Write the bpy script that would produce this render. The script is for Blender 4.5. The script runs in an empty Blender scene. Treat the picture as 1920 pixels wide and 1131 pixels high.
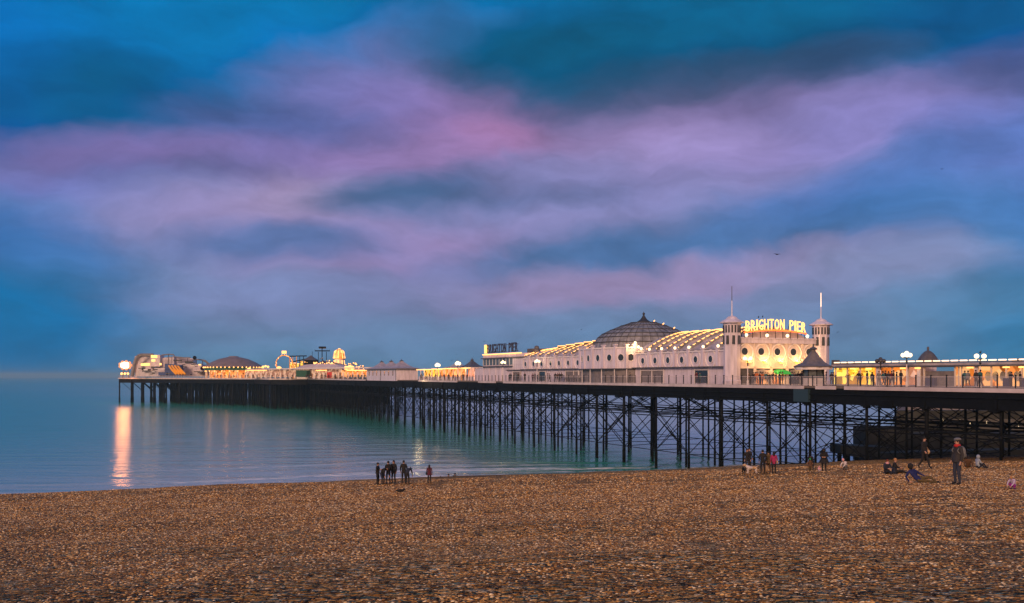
import bpy, bmesh, math, random
from mathutils import Vector, Matrix, noise
R = math.radians
random.seed(7)
sc = bpy.context.scene
col = sc.collection
F, HY, HC = 1800.0, 704.5, 14.0          # focal length and horizon row of the photo, eye height over the sea
AX, AY, WX, WY = -.3907, .9205, .9205, .3907   # pier axis (towards the pierhead) and its cross direction
DECK = 12.8

def at(u, v, Y):
    return Vector(((u-960)/F*Y, Y, HC-(v-HY)/F*Y))
def W(s, t, z):
    return Vector((83+AX*s+WX*t, AY*s+WY*t, z))
def s_of(u, t):
    Y = (83+1.0863*t)*F/(u-196)
    return (Y-WY*t)/AY
def zat(v, s, t):
    return HC-(v-HY)/F*(AY*s+WY*t)

# ------------------------------------------------------------------ materials
def mat(name, c, rough=.6, metal=0., noise_amt=0., scale=3., bump=0., emit=None, es=0., spec=.5, stretch=None, alpha=1.):
    m = bpy.data.materials.new(name); m.use_nodes = True
    nt = m.node_tree; b = nt.nodes['Principled BSDF']
    b.inputs['Base Color'].default_value = (*c, 1); b.inputs['Roughness'].default_value = rough
    b.inputs['Metallic'].default_value = metal; b.inputs['Specular IOR Level'].default_value = spec
    b.inputs['Alpha'].default_value = alpha
    if emit:
        b.inputs['Emission Color'].default_value = (*emit, 1); b.inputs['Emission Strength'].default_value = es
    if noise_amt or bump:
        tc = nt.nodes.new('ShaderNodeNewGeometry'); mp = nt.nodes.new('ShaderNodeMapping')
        nt.links.new(tc.outputs['Position'], mp.inputs['Vector'])
        if stretch: mp.inputs['Scale'].default_value = stretch
        n = nt.nodes.new('ShaderNodeTexNoise'); n.inputs['Scale'].default_value = scale; n.inputs['Detail'].default_value = 5
        nt.links.new(mp.outputs[0], n.inputs['Vector'])
        if noise_amt:
            cr = nt.nodes.new('ShaderNodeValToRGB')
            cr.color_ramp.elements[0].position = .3; cr.color_ramp.elements[1].position = .72
            cr.color_ramp.elements[0].color = (*[x*(1-noise_amt) for x in c], 1)
            cr.color_ramp.elements[1].color = (*[min(1, x*(1+noise_amt*.5)) for x in c], 1)
            nt.links.new(n.outputs[0], cr.inputs[0]); nt.links.new(cr.outputs[0], b.inputs['Base Color'])
        if bump:
            bp = nt.nodes.new('ShaderNodeBump'); bp.inputs['Strength'].default_value = bump; bp.inputs['Distance'].default_value = .05
            nt.links.new(n.outputs[0], bp.inputs['Height']); nt.links.new(bp.outputs[0], b.inputs['Normal'])
    return m
M = {}
M['wall'] = mat('painted render', (.70,.64,.76), .6, noise_amt=.26, scale=2.2, stretch=(1,1,.14), bump=.15)
M['wall_warm'] = mat('cream render', (.78,.66,.58), .55, noise_amt=.2, scale=.9, stretch=(1,1,.35))
M['trim'] = mat('white trim', (.82,.76,.78), .5, noise_amt=.1, scale=1.5)
M['ledge'] = mat('grey ledge', (.10,.10,.11), .6, noise_amt=.3)
M['lead'] = mat('lead roof', (.25,.26,.29), .55, noise_amt=.55, scale=1.3, stretch=(1,1,.4))
M['seam'] = mat('roof seam', (.03,.03,.035), .6)
M['roof'] = mat('zinc roof', (.42,.37,.40), .5, noise_amt=.4, scale=1.)
M['ride'] = mat('pale ride panels', (.62,.56,.64), .5, noise_amt=.3, scale=.6)
M['tent'] = mat('brown grey tent cloth', (.22,.17,.18), .8, noise_amt=.2, scale=.4)
M['dark_roof'] = mat('dark slate roof', (.09,.09,.11), .6, noise_amt=.3)
M['pale_roof'] = mat('pale sheet roof', (.42,.37,.40), .5, noise_amt=.3, scale=1.)
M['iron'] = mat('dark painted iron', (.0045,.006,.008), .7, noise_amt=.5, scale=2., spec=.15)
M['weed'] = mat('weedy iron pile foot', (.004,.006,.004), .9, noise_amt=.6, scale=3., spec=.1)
M['fascia'] = mat('white fascia', (.62,.55,.57), .6, noise_amt=.25, scale=.6)
M['deck'] = mat('deck planks', (.16,.13,.11), .8, noise_amt=.3)
M['post'] = mat('black post', (.012,.014,.018), .5)
M['panel'] = mat('wire mesh panel', (.45,.42,.46), .6, alpha=.30)
M['glass'] = mat('dark window glass', (.02,.03,.04), .12, spec=.8)
M['grey_glass'] = mat('grey window glass', (.10,.13,.15), .15, spec=.8, noise_amt=.4)
M['shutter'] = mat('grey shutter', (.22,.20,.21), .6, noise_amt=.3, scale=2)
M['white'] = mat('white gloss paint', (.8,.78,.8), .4)
M['blue'] = mat('blue panel', (.01,.05,.22), .5)
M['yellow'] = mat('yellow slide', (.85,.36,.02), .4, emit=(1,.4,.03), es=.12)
M['green'] = mat('green canvas', (.01,.10,.07), .7, noise_amt=.2)
M['green_lit'] = mat('green lit awning', (.02,.30,.05), .6, emit=(.05,.6,.08), es=.3)
M['red'] = mat('red canvas', (.65,.03,.03), .6)
M['navy'] = mat('navy canvas', (.02,.03,.09), .7)
M['canvas'] = mat('white marquee canvas', (.55,.48,.52), .7, noise_amt=.2, scale=.4)
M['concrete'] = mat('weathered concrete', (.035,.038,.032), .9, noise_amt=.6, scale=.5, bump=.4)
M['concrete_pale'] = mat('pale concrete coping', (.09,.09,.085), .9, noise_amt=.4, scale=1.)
M['bulb'] = mat('warm festoon bulb', (.9,.6,.3), .4, emit=(1,.42,.10), es=2.6)
M['bulb_white'] = mat('warm white tube', (.9,.7,.5), .4, emit=(1,.66,.40), es=2.2)
M['globe'] = mat('glass globe lamp', (.1,.09,.08), .3, emit=(1,.74,.42), es=2.6)
M['globe_off'] = mat('unlit glass globe', (.05,.05,.06), .3)
M['neon'] = mat('orange neon', (.9,.2,.05), .4, emit=(1,.13,.02), es=1.8)
M['letter_lit'] = mat('lit letter', (.9,.6,.3), .4, emit=(1,.50,.11), es=1.9)
M['letter_dark'] = mat('dark letter', (.03,.018,.02), .6)
M['flood_halo'] = mat('painted floodlight halo', (.02,.01,.01), .3, emit=(1,.34,.15), es=1.15)  # orange glow painted around the floodlight as its bloom
M['flood'] = mat('floodlight lens', (.02,.02,.02), .3, emit=(1,.70,.48), es=3.5)
M['lit_orange'] = mat('orange lit interior', (.7,.3,.08), .7, emit=(1,.30,.045), es=.95, noise_amt=.5, scale=.8)
M['lit_yellow'] = mat('yellow lit interior', (.8,.5,.1), .7, emit=(1,.52,.05), es=1.3, noise_amt=.5, scale=.9)
M['pale_lit'] = mat('pale lit interior', (.8,.45,.35), .7, emit=(1,.42,.26), es=.6, noise_amt=.3, scale=.9)
M['skin'] = mat('skin', (.42,.24,.18), .6)

def vary_interior(m, c1, c2, es):
    nt = m.node_tree; b = nt.nodes['Principled BSDF']
    g = nt.nodes.new('ShaderNodeNewGeometry'); v = nt.nodes.new('ShaderNodeTexVoronoi'); v.inputs['Scale'].default_value = 1.1
    nt.links.new(g.outputs['Position'], v.inputs['Vector'])
    cr = nt.nodes.new('ShaderNodeValToRGB'); e = cr.color_ramp.elements
    e[0].color = (*[x*.12 for x in c1], 1); e[1].color = (*c2, 1); e[0].position = .12; e[1].position = .8
    k = e.new(.45); k.color = (*c1, 1)
    sx = nt.nodes.new('ShaderNodeSeparateColor'); nt.links.new(v.outputs['Color'], sx.inputs[0])
    nt.links.new(sx.outputs[0], cr.inputs[0]); nt.links.new(cr.outputs[0], b.inputs['Emission Color'])
    b.inputs['Emission Strength'].default_value = es
vary_interior(M['lit_orange'], (.95,.24,.03), (1,.55,.22), .9)
vary_interior(M['lit_yellow'], (1,.42,.02), (1,.75,.12), 1.25)
M['dim_lit'] = mat('dim lit interior', (.4,.25,.2), .7)
vary_interior(M['dim_lit'], (.30,.10,.04), (1,.6,.35), .55)
vary_interior(M['pale_lit'], (.7,.28,.16), (1,.6,.45), .6)

# ------------------------------------------------------------------ mesh helpers
class MB:
    def __init__(s, T=None): s.v = []; s.f = []; s.m = []; s.T = T or (lambda p: Vector(p)); s.k = 0
    def add(s, vs, fs):
        n = len(s.v); s.v += [s.T(p) for p in vs]; s.f += [tuple(n+i for i in f) for f in fs]; s.m += [s.k]*len(fs); return s
    def mi(s, k): s.k = k; return s
    def box(s, a, b):
        x0,y0,z0 = a; x1,y1,z1 = b
        return s.add([(x0,y0,z0),(x1,y0,z0),(x1,y1,z0),(x0,y1,z0),(x0,y0,z1),(x1,y0,z1),(x1,y1,z1),(x0,y1,z1)],
                     [(0,3,2,1),(4,5,6,7),(0,1,5,4),(1,2,6,5),(2,3,7,6),(3,0,4,7)])
    def tube(s, p, q, r, n=6, r2=None):
        p = Vector(p); q = Vector(q); r2 = r if r2 is None else r2
        d = (q-p)
        if d.length < 1e-6: return s
        d.normalize(); a = d.orthogonal().normalized(); b = d.cross(a)
        vs = [p+(a*math.cos(2*math.pi*i/n)+b*math.sin(2*math.pi*i/n))*r for i in range(n)]
        vs += [q+(a*math.cos(2*math.pi*i/n)+b*math.sin(2*math.pi*i/n))*r2 for i in range(n)]
        return s.add(vs, [(i,(i+1)%n,n+(i+1)%n,n+i) for i in range(n)]+[tuple(range(n-1,-1,-1)), tuple(range(n,2*n))])
    def path(s, pts, r, n=6):
        for a, b in zip(pts, pts[1:]): s.tube(a, b, r, n)
        return s
    def lathe(s, c, prof, n=16, a0=0., sx=1., sy=1.):
        c = Vector(c); vs = []; fs = []
        for r, z in prof:
            for i in range(n):
                a = a0+2*math.pi*i/n; vs.append((c.x+r*sx*math.cos(a), c.y+r*sy*math.sin(a), c.z+z))
        for j in range(len(prof)-1):
            for i in range(n): fs.append((j*n+i, j*n+(i+1)%n, (j+1)*n+(i+1)%n, (j+1)*n+i))
        fs.append(tuple(range(n-1,-1,-1))); fs.append(tuple((len(prof)-1)*n+i for i in range(n)))
        return s.add(vs, fs)
    def ball(s, c, r, n=10, sz=1., sx=1., sy=1.):
        prof = [(max(.001, r*math.sin(math.pi*k/(n//2+2))), -r*sz*math.cos(math.pi*k/(n//2+2))) for k in range(n//2+3)]
        return s.lathe(c, prof, n, sx=sx, sy=sy)
    def prism(s, poly, z0, z1):
        n = len(poly)
        return s.add([(x,y,z0) for x,y in poly]+[(x,y,z1) for x,y in poly],
                     [(i,(i+1)%n,n+(i+1)%n,n+i) for i in range(n)]+[tuple(range(n-1,-1,-1)), tuple(range(n,2*n))])
    def build(s, name, mats, parent=None, smooth=False):
        me = bpy.data.meshes.new(name)
        off = parent_loc(parent)
        me.from_pydata([p-off for p in s.v], [], s.f)
        if not isinstance(mats, (list, tuple)): mats = [mats]
        for m_ in mats: me.materials.append(m_)
        if len(mats) > 1: me.polygons.foreach_set('material_index', s.m)
        bm = bmesh.new(); bm.from_mesh(me); bmesh.ops.recalc_face_normals(bm, faces=bm.faces); bm.to_mesh(me); bm.free()
        if smooth: me.polygons.foreach_set('use_smooth', [True]*len(me.polygons))
        o = bpy.data.objects.new(name, me); col.objects.link(o)
        if parent: o.parent = parent
        return o
def parent_loc(p):
    v = Vector((0,0,0))
    while p: v += p.location; p = p.parent
    return v
def tag(o, label=None, cat=None, group=None, kind=None):
    if label: o['label'] = label
    if cat: o['category'] = cat
    if group: o['group'] = group
    if kind: o['kind'] = kind
    return o
def thing(name, loc, label, cat, group=None):
    o = bpy.data.objects.new(name, None); o.empty_display_size = .3; col.objects.link(o); o.location = loc
    return tag(o, label, cat, group)
ST = lambda p: W(*p)                       # builder in pier coordinates (along, across, height)
def S(): return MB(ST)
def lamp(loc, energy, color, r=.3, name='point_lamp', parent=None):
    l = bpy.data.lights.new(name, 'POINT'); l.energy = energy; l.color = color; l.shadow_soft_size = r
    o = bpy.data.objects.new(name, l); col.objects.link(o)
    o.location = Vector(loc)-parent_loc(parent)
    if parent: o.parent = parent
    return o

# ------------------------------------------------------------------ camera, sun, sky
cam = bpy.data.cameras.new('camera'); co = bpy.data.objects.new('camera', cam); col.objects.link(co)
co.location = (0,0,HC); co.rotation_euler = (R(90),0,0)
cam.sensor_width = 36; cam.lens = 36*F/1920; cam.shift_y = (HY-565.5)/1920; cam.clip_end = 20000; cam.clip_start = .2
sc.camera = co
sun = bpy.data.lights.new('sun', 'SUN'); so = bpy.data.objects.new('sun', sun); col.objects.link(so)
sun.energy = 2.2; sun.angle = R(14); sun.color = (1,.60,.37)
SAZ, SEL = R(205), R(17)                   # azimuth the light comes from (clockwise from +Y), elevation
sd = Vector((math.sin(SAZ)*math.cos(SEL), math.cos(SAZ)*math.cos(SEL), math.sin(SEL)))
so.rotation_euler = sd.to_track_quat('Z', 'Y').to_euler()
so.location = (0,-50,60)
sc.view_settings.view_transform = 'Standard'; sc.view_settings.look = 'None'; sc.view_settings.exposure = 0; sc.view_settings.gamma = 1

def lin(c):
    f = lambda x: (x/255/12.92 if x/255 <= .04045 else ((x/255+.055)/1.055)**2.4)
    return (f(c[0]), f(c[1]), f(c[2]), 1)
world = bpy.data.worlds.new('World'); sc.world = world; world.use_nodes = True
nt = world.node_tree; nt.nodes.clear()
N = nt.nodes.new; L = nt.links.new
def mth(op, a, b=None, c=None, clamp=False):
    n = N('ShaderNodeMath'); n.operation = op; n.use_clamp = clamp
    for i, x in enumerate((a, b, c)):
        if x is None: continue
        if isinstance(x, (int, float)): n.inputs[i].default_value = x
        else: L(x, n.inputs[i])
    return n.outputs[0]
tc = N('ShaderNodeTexCoord'); sep = N('ShaderNodeSeparateXYZ'); L(tc.outputs['Generated'], sep.inputs[0])
# sky coordinates: azimuth (0 out to sea) and elevation, in units of 100 photo rows near the horizon
az = mth('ARCTAN2', sep.outputs[0], sep.outputs[1])
el = mth('ARCSINE', sep.outputs[2])
cz = N('ShaderNodeCombineXYZ'); L(az, cz.inputs[0]); L(el, cz.inputs[1])
def warp(src, scale, amt, sx=1., sy=1., det=4):
    mp = N('ShaderNodeMapping'); mp.inputs['Scale'].default_value = (sx, sy, 1); L(src, mp.inputs[0])
    n = N('ShaderNodeTexNoise'); n.inputs['Scale'].default_value = scale; n.inputs['Detail'].default_value = det; n.inputs['Roughness'].default_value = .55
    L(mp.outputs[0], n.inputs['Vector'])
    v = N('ShaderNodeVectorMath'); v.operation = 'SUBTRACT'; L(n.outputs['Color'], v.inputs[0]); v.inputs[1].default_value = (.5,.5,.5)
    m_ = N('ShaderNodeVectorMath'); m_.operation = 'MULTIPLY'; L(v.outputs[0], m_.inputs[0]); m_.inputs[1].default_value = (amt, amt*.55, 0)
    a = N('ShaderNodeVectorMath'); L(src, a.inputs[0]); L(m_.outputs[0], a.inputs[1]); return a.outputs[0]
wv = warp(cz.outputs[0], 3.2, .16, 1, 1.8)
wv = warp(wv, 9., .065, 1, 1.9, 4)
wv = warp(wv, 30., .012, 1, 1.6, 4)
sp2 = N('ShaderNodeSeparateXYZ'); L(wv, sp2.inputs[0])
ramp = N('ShaderNodeValToRGB')
def elv(v): return math.atan((HY-v)/F)     # elevation of a photo row near the centre
mr = N('ShaderNodeMapRange'); L(sp2.outputs[1], mr.inputs[0]); mr.inputs[1].default_value = -.02; mr.inputs[2].default_value = .48
L(mr.outputs[0], ramp.inputs[0])
stops = [(760,(92,132,160)),(704,(86,130,160)),(640,(108,138,175)),(560,(126,142,182)),(460,(122,140,186)),(330,(134,138,188)),(200,(96,118,172)),(90,(20,112,168)),(-120,(0,112,180))]
rel = [( (elv(v)+.02)/.5, c) for v, c in stops]
e = ramp.color_ramp.elements
e[0].position = max(0, rel[0][0]); e[0].color = lin(rel[0][1]); e[1].position = rel[-1][0]; e[1].color = lin(rel[-1][1])
for p, c in rel[1:-1]:
    k = e.new(p); k.color = lin(c)
cur = ramp.outputs[0]
# cloud banks: centre column / row, half widths, tilt, colour, strength
BL = [
 (-60,600,380,150,0,(0,104,158),1.), (60,560,300,150,0,(55,120,172),.6), (1960,560,230,230,0,(40,125,175),.75), (1990,300,160,200,0,(100,135,205),.7),
 (0,30,420,200,0,(0,112,195),1), (420,30,420,130,0,(0,122,186),1), (900,0,420,80,0,(0,118,172),.9), (1400,30,420,110,0,(8,98,142),1), (1850,10,260,90,0,(0,88,145),1),
 (150,215,290,120,-8,(0,88,130),1.2), (-20,180,140,120,0,(0,95,160),.9), (420,180,280,60,-15,(30,108,162),.7),
 (760,120,330,100,-8,(96,126,182),.95), (560,200,260,70,-10,(84,114,165),.6),
 (880,215,340,100,4,(158,130,182),1.), (960,262,240,60,0,(172,128,172),.7), (660,180,200,60,0,(120,122,180),.6),
 (1130,150,340,85,8,(34,80,112),1.25), (1040,95,260,60,0,(20,92,130),.9), (1420,125,330,60,-4,(60,84,118),1.15), (1860,125,220,60,-12,(84,92,142),.9), (1800,170,230,60,0,(72,88,132),.9),
 (1260,215,240,60,-8,(112,106,146),.9), (1480,205,240,50,0,(130,112,160),.8), (1600,90,200,45,-14,(58,88,130),.5),
 (1330,300,400,95,-8,(152,146,196),.9), (1600,240,320,70,-5,(148,142,202),.8), (1240,270,200,60,0,(168,146,196),.7), (1840,280,200,90,0,(120,136,205),.7),
 (430,235,240,55,0,(88,104,156),.9), (620,260,240,45,0,(100,110,165),.8),
 (190,300,240,50,0,(138,122,178),.8), (500,310,300,50,0,(138,124,180),.8), (780,300,200,55,0,(160,134,184),.7),
 (200,345,200,35,0,(104,108,160),.7), (450,335,170,28,0,(108,110,158),.8),
 (90,345,200,26,8,(140,138,200),.7), (30,420,260,80,0,(70,118,180),.8), (330,375,200,40,0,(98,122,176),.6),
 (500,410,330,60,0,(160,150,196),1.), (580,380,150,55,0,(176,156,192),.8),
 (900,372,330,50,-5,(80,106,148),1.2), (740,390,140,36,0,(80,106,146),.9), (1050,330,200,40,0,(110,120,165),.6),
 (1120,320,260,50,-10,(158,150,200),.6), (980,430,300,40,0,(146,144,192),.9), (760,480,320,55,0,(160,140,186),.9), (540,460,200,34,0,(92,122,172),.9),
 (1130,475,380,45,-6,(86,118,164),1.2), (1500,430,420,50,-6,(88,122,172),.8), (1650,340,300,60,-12,(92,126,188),.8),(1750,400,260,60,0,(76,126,186),.6),
 (1330,505,340,32,-5,(158,144,184),1.), (1050,540,340,40,-3,(156,142,182),.9), (1650,500,260,40,0,(140,148,188),.9), (620,560,330,45,0,(128,138,182),.6), (1760,580,260,60,0,(98,140,178),.6),
]
for (u, v, ru, rv, tilt, c, st) in BL:
    a0 = math.atan((u-960)/F); hyp = math.hypot(F, u-960)
    e0 = math.atan((HY-v)/hyp)
    sxx = ru*1.45/F*(F/hyp)**2; syy = rv*1.45/hyp
    mp = N('ShaderNodeMapping'); mp.vector_type = 'TEXTURE'
    mp.inputs['Location'].default_value = (a0, e0, 0); mp.inputs['Rotation'].default_value = (0,0,R(-tilt)); mp.inputs['Scale'].default_value = (sxx, syy, 1)
    L(wv, mp.inputs[0])
    g = N('ShaderNodeTexGradient'); g.gradient_type = 'SPHERICAL'; L(mp.outputs[0], g.inputs[0])
    mm = N('ShaderNodeMapRange'); mm.interpolation_type = 'SMOOTHSTEP'; L(g.outputs['Fac'], mm.inputs[0]); mm.inputs[2].default_value = .85; mm.inputs[4].default_value = min(1, st)*.92
    mx = N('ShaderNodeMix'); mx.data_type = 'RGBA'; L(mm.outputs[0], mx.inputs[0]); L(cur, mx.inputs[6]); mx.inputs[7].default_value = lin(c); cur = mx.outputs[2]
# fine cloud texture
mp = N('ShaderNodeMapping'); mp.inputs['Scale'].default_value = (1, 2.6, 1); mp.inputs['Rotation'].default_value = (0,0,R(8)); L(wv, mp.inputs[0])
fn = N('ShaderNodeTexNoise'); fn.inputs['Scale'].default_value = 9; fn.inputs['Detail'].default_value = 7; fn.inputs['Roughness'].default_value = .58; L(mp.outputs[0], fn.inputs['Vector'])
fr = N('ShaderNodeMapRange'); L(fn.outputs[0], fr.inputs[0]); fr.inputs[1].default_value = .3; fr.inputs[2].default_value = .7; fr.inputs[3].default_value = .80; fr.inputs[4].default_value = 1.18
fn2 = N('ShaderNodeTexNoise'); fn2.inputs['Scale'].default_value = 27; fn2.inputs['Detail'].default_value = 8; fn2.inputs['Roughness'].default_value = .62; L(mp.outputs[0], fn2.inputs['Vector'])
fr2 = N('ShaderNodeMapRange'); L(fn2.outputs[0], fr2.inputs[0]); fr2.inputs[1].default_value = .3; fr2.inputs[2].default_value = .7; fr2.inputs[3].default_value = .96; fr2.inputs[4].default_value = 1.04
vm = N('ShaderNodeVectorMath'); vm.operation = 'SCALE'; L(cur, vm.inputs[0]); L(mth('MULTIPLY', fr.outputs[0], fr2.outputs[0]), vm.inputs[3])
# the after-glow side of the sky behind the viewer
bk = mth('MULTIPLY', sep.outputs[1], -1.4, None, True)
mxb = N('ShaderNodeMix'); mxb.data_type = 'RGBA'; L(bk, mxb.inputs[0]); L(vm.outputs[0], mxb.inputs[6]); mxb.inputs[7].default_value = (.72,.43,.33,1)
sky = N('ShaderNodeTexSky'); sky.sky_type = 'NISHITA'; sky.sun_disc = False; sky.sun_elevation = R(4); sky.sun_rotation = SAZ
bg1 = N('ShaderNodeBackground'); hs = N('ShaderNodeHueSaturation'); hs.inputs['Saturation'].default_value = 1.10; hs.inputs['Value'].default_value = .94; L(mxb.outputs[2], hs.inputs['Color']); L(hs.outputs[0], bg1.inputs[0]); bg1.inputs[1].default_value = 1.
bg2 = N('ShaderNodeBackground'); L(sky.outputs[0], bg2.inputs[0]); bg2.inputs[1].default_value = .004
ad = N('ShaderNodeAddShader'); L(bg1.outputs[0], ad.inputs[0]); L(bg2.outputs[0], ad.inputs[1])
out = N('ShaderNodeOutputWorld'); L(ad.outputs[0], out.inputs[0])
world.cycles.sampling_method = 'MANUAL'; world.cycles.sample_map_resolution = 512

# ------------------------------------------------------------------ the beach
CR = [(-400,40),(-150,62),(-43,81),(-12,96),(19,101),(42,117),(63,120),(120,128),(260,135),(600,150)]
def interp(tab, x):
    if x <= tab[0][0]: return tab[0][1]
    for (a, ya), (b, yb) in zip(tab, tab[1:]):
        if x <= b: return ya+(yb-ya)*(x-a)/(b-a)
    return tab[-1][1]
def beach_z(x, y):
    yc = interp(CR, x)
    zp = lambda yy: 12.3-.0848*yy+.0313*max(-120, min(x, 90))
    if y < yc-6: z = zp(y)
    else:
        z0 = zp(yc-6); d = y-(yc-6); s0 = .0848
        k = min(d, 14); z = z0-s0*k-(.34-s0)*k*k/28
        if d > 14: z -= .34*(d-14)
    n = noise.noise(Vector((x*.08, y*.11, 0)))*.24+noise.noise(Vector((x*.3, y*.45, 3)))*.10+.03*math.sin((y-.25*x)*.55+2*noise.noise(Vector((x*.06,y*.06,8))))
    fade = 1 if y > 6 else 0
    return max(z+n*fade, -5.)
bv = []; bf = []
ys = [-60,-30,-10,0,5]+[8+.5*i for i in range(64)]+[40+1.*i for i in range(111)]+[160,200,260]
xs = [-600,-400,-250,-160]+[-110+1.*i for i in range(211)]+[105,115,130,160,220,320,600]
for y in ys:
    for x in xs: bv.append((x, y, beach_z(x, y)))
nx = len(xs)
for j in range(len(ys)-1):
    for i in range(nx-1): bf.append((j*nx+i, j*nx+i+1, (j+1)*nx+i+1, (j+1)*nx+i))
bmat = bpy.data.materials.new('shingle'); bmat.use_nodes = True
t = bmat.node_tree; b = t.nodes['Principled BSDF']; g = t.nodes.new('ShaderNodeNewGeometry')
def tn(kind, **kw):
    n = t.nodes.new(kind)
    for k, v in kw.items(): n.inputs[k.replace('_', ' ')].default_value = v
    return n
nz = tn('ShaderNodeTexNoise', Scale=9., Detail=3.); t.links.new(g.outputs['Position'], nz.inputs['Vector'])
wa = t.nodes.new('ShaderNodeVectorMath'); wa.operation = 'MULTIPLY_ADD'; t.links.new(nz.outputs['Color'], wa.inputs[0]); wa.inputs[1].default_value = (.06,.06,.06); t.links.new(g.outputs['Position'], wa.inputs[2])
def layer(scale, cramp):
    v = tn('ShaderNodeTexVoronoi', Scale=scale); t.links.new(wa.outputs[0], v.inputs['Vector'])
    s_ = t.nodes.new('ShaderNodeSeparateColor'); t.links.new(v.outputs['Color'], s_.inputs[0])
    cr = t.nodes.new('ShaderNodeValToRGB'); cr.color_ramp.interpolation = 'LINEAR'; e = cr.color_ramp.elements
    e[0].position = 0; e[0].color = (*cramp[0][1],1); e[1].position = 1; e[1].color = (*cramp[-1][1],1)
    for p, c in cramp[1:-1]: k = e.new(p); k.color = (*c,1)
    t.links.new(s_.outputs[0], cr.inputs[0]); return v, cr
PEB = [(0,(.035,.018,.006)),(.28,(.18,.085,.018)),(.5,(.36,.17,.036)),(.72,(.56,.29,.065)),(.86,(.82,.52,.19)),(1,(.98,.80,.50))]
v1, c1 = layer(17., PEB); v2, c2 = layer(6.5, PEB)
mxn = tn('ShaderNodeTexNoise', Scale=.9, Detail=4.); t.links.new(g.outputs['Position'], mxn.inputs['Vector'])
mx = t.nodes.new('ShaderNodeMix'); mx.data_type = 'RGBA'; mx.inputs[0].default_value = .45
t.links.new(c1.outputs[0], mx.inputs[6]); t.links.new(c2.outputs[0], mx.inputs[7])
pn = tn('ShaderNodeTexNoise', Scale=.16, Detail=6., Roughness=.6); t.links.new(g.outputs['Position'], pn.inputs['Vector'])
pr = t.nodes.new('ShaderNodeMapRange'); t.links.new(pn.outputs[0], pr.inputs[0]); pr.inputs[1].default_value = .35; pr.inputs[2].default_value = .65; pr.inputs[3].default_value = .6; pr.inputs[4].default_value = 1.3
sc_ = t.nodes.new('ShaderNodeVectorMath'); sc_.operation = 'SCALE'; t.links.new(mx.outputs[2], sc_.inputs[0]); t.links.new(pr.outputs[0], sc_.inputs[3])
t.links.new(sc_.outputs[0], b.inputs['Base Color'])
b.inputs['Roughness'].default_value = .75; b.inputs['Specular IOR Level'].default_value = .15
bp = tn('ShaderNodeBump', Strength=1., Distance=.06); bp.invert = True; t.links.new(v1.outputs['Distance'], bp.inputs['Height'])
bp2 = tn('ShaderNodeBump', Strength=1., Distance=.22); bp2.invert = True; t.links.new(v2.outputs['Distance'], bp2.inputs['Height']); t.links.new(bp.outputs[0], bp2.inputs['Normal'])
t.links.new(bp2.outputs[0], b.inputs['Normal'])
me = bpy.data.meshes.new('beach'); me.from_pydata(bv, [], bf); me.materials.append(bmat)
me.polygons.foreach_set('use_smooth', [True]*len(me.polygons))
beach = bpy.data.objects.new('beach', me); col.objects.link(beach); tag(beach, kind='structure')

# pebbles: one stuff object, geometry nodes scattering four stone shapes over the near shingle
def pebble_mat(name, c):
    m = bpy.data.materials.new(name); m.use_nodes = True; q = m.node_tree; bb = q.nodes['Principled BSDF']
    oi = q.nodes.new('ShaderNodeObjectInfo'); cr = q.nodes.new('ShaderNodeValToRGB'); e = cr.color_ramp.elements
    e[0].color = (*PEB[0][1],1); e[1].color = (*PEB[-1][1],1); e[0].position = 0; e[1].position = 1
    for p, cc in PEB[1:-1]: k = e.new(p); k.color = (*cc,1)
    q.links.new(oi.outputs['Random'], cr.inputs[0]); q.links.new(cr.outputs[0], bb.inputs['Base Color']); bb.inputs['Roughness'].default_value = .6; bb.inputs['Specular IOR Level'].default_value = .25
    return m
pm = pebble_mat('flint pebble', 0)
pcol = bpy.data.collections.new('pebble_shapes')
for k in range(4):
    bm = bmesh.new(); bmesh.ops.create_icosphere(bm, subdivisions=2, radius=.5)
    for v in bm.verts:
        d = 1+.35*noise.noise(v.co*1.6+Vector((k*7,0,0)))
        v.co = Vector((v.co.x*d, v.co.y*d*.75, v.co.z*d*.5))
    mm_ = bpy.data.meshes.new('pebble'); bm.to_mesh(mm_); bm.free(); mm_.materials.append(pm)
    mm_.polygons.foreach_set('use_smooth', [True]*len(mm_.polygons))
    o = bpy.data.objects.new('pebble_shape', mm_); pcol.objects.link(o)
# carrier patch = fine sheet over the near beach, the points go on it
pv = []; pf = []
yy = [9+.75*i for i in range(104)]
for y in yy:
    hw = y*.56+2
    for i in range(41): x = -hw+2*hw*i/40; pv.append((x, y, beach_z(x, y)-.012))
for j in range(len(yy)-1):
    for i in range(40): pf.append((j*41+i, j*41+i+1, (j+1)*41+i+1, (j+1)*41+i))
me = bpy.data.meshes.new('pebbles'); me.from_pydata(pv, [], pf); me.materials.append(bmat)
peb = bpy.data.objects.new('pebbles', me); col.objects.link(peb); tag(peb, 'brown flint pebbles covering the near beach', 'pebbles', kind='stuff')
ng = bpy.data.node_groups.new('scatter', 'GeometryNodeTree')
ng.interface.new_socket('Geometry', in_out='INPUT', socket_type='NodeSocketGeometry'); ng.interface.new_socket('Geometry', in_out='OUTPUT', socket_type='NodeSocketGeometry')
gi = ng.nodes.new('NodeGroupInput'); go = ng.nodes.new('NodeGroupOutput')
dp = ng.nodes.new('GeometryNodeDistributePointsOnFaces'); dp.distribute_method = 'RANDOM'
pos = ng.nodes.new('GeometryNodeInputPosition'); sx_ = ng.nodes.new('ShaderNodeSeparateXYZ'); ng.links.new(pos.outputs[0], sx_.inputs[0])
dm = ng.nodes.new('ShaderNodeMapRange'); ng.links.new(sx_.outputs[1], dm.inputs[0]); dm.inputs[1].default_value = 9; dm.inputs[2].default_value = 60; dm.inputs[3].default_value = 560; dm.inputs[4].default_value = 36
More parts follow.
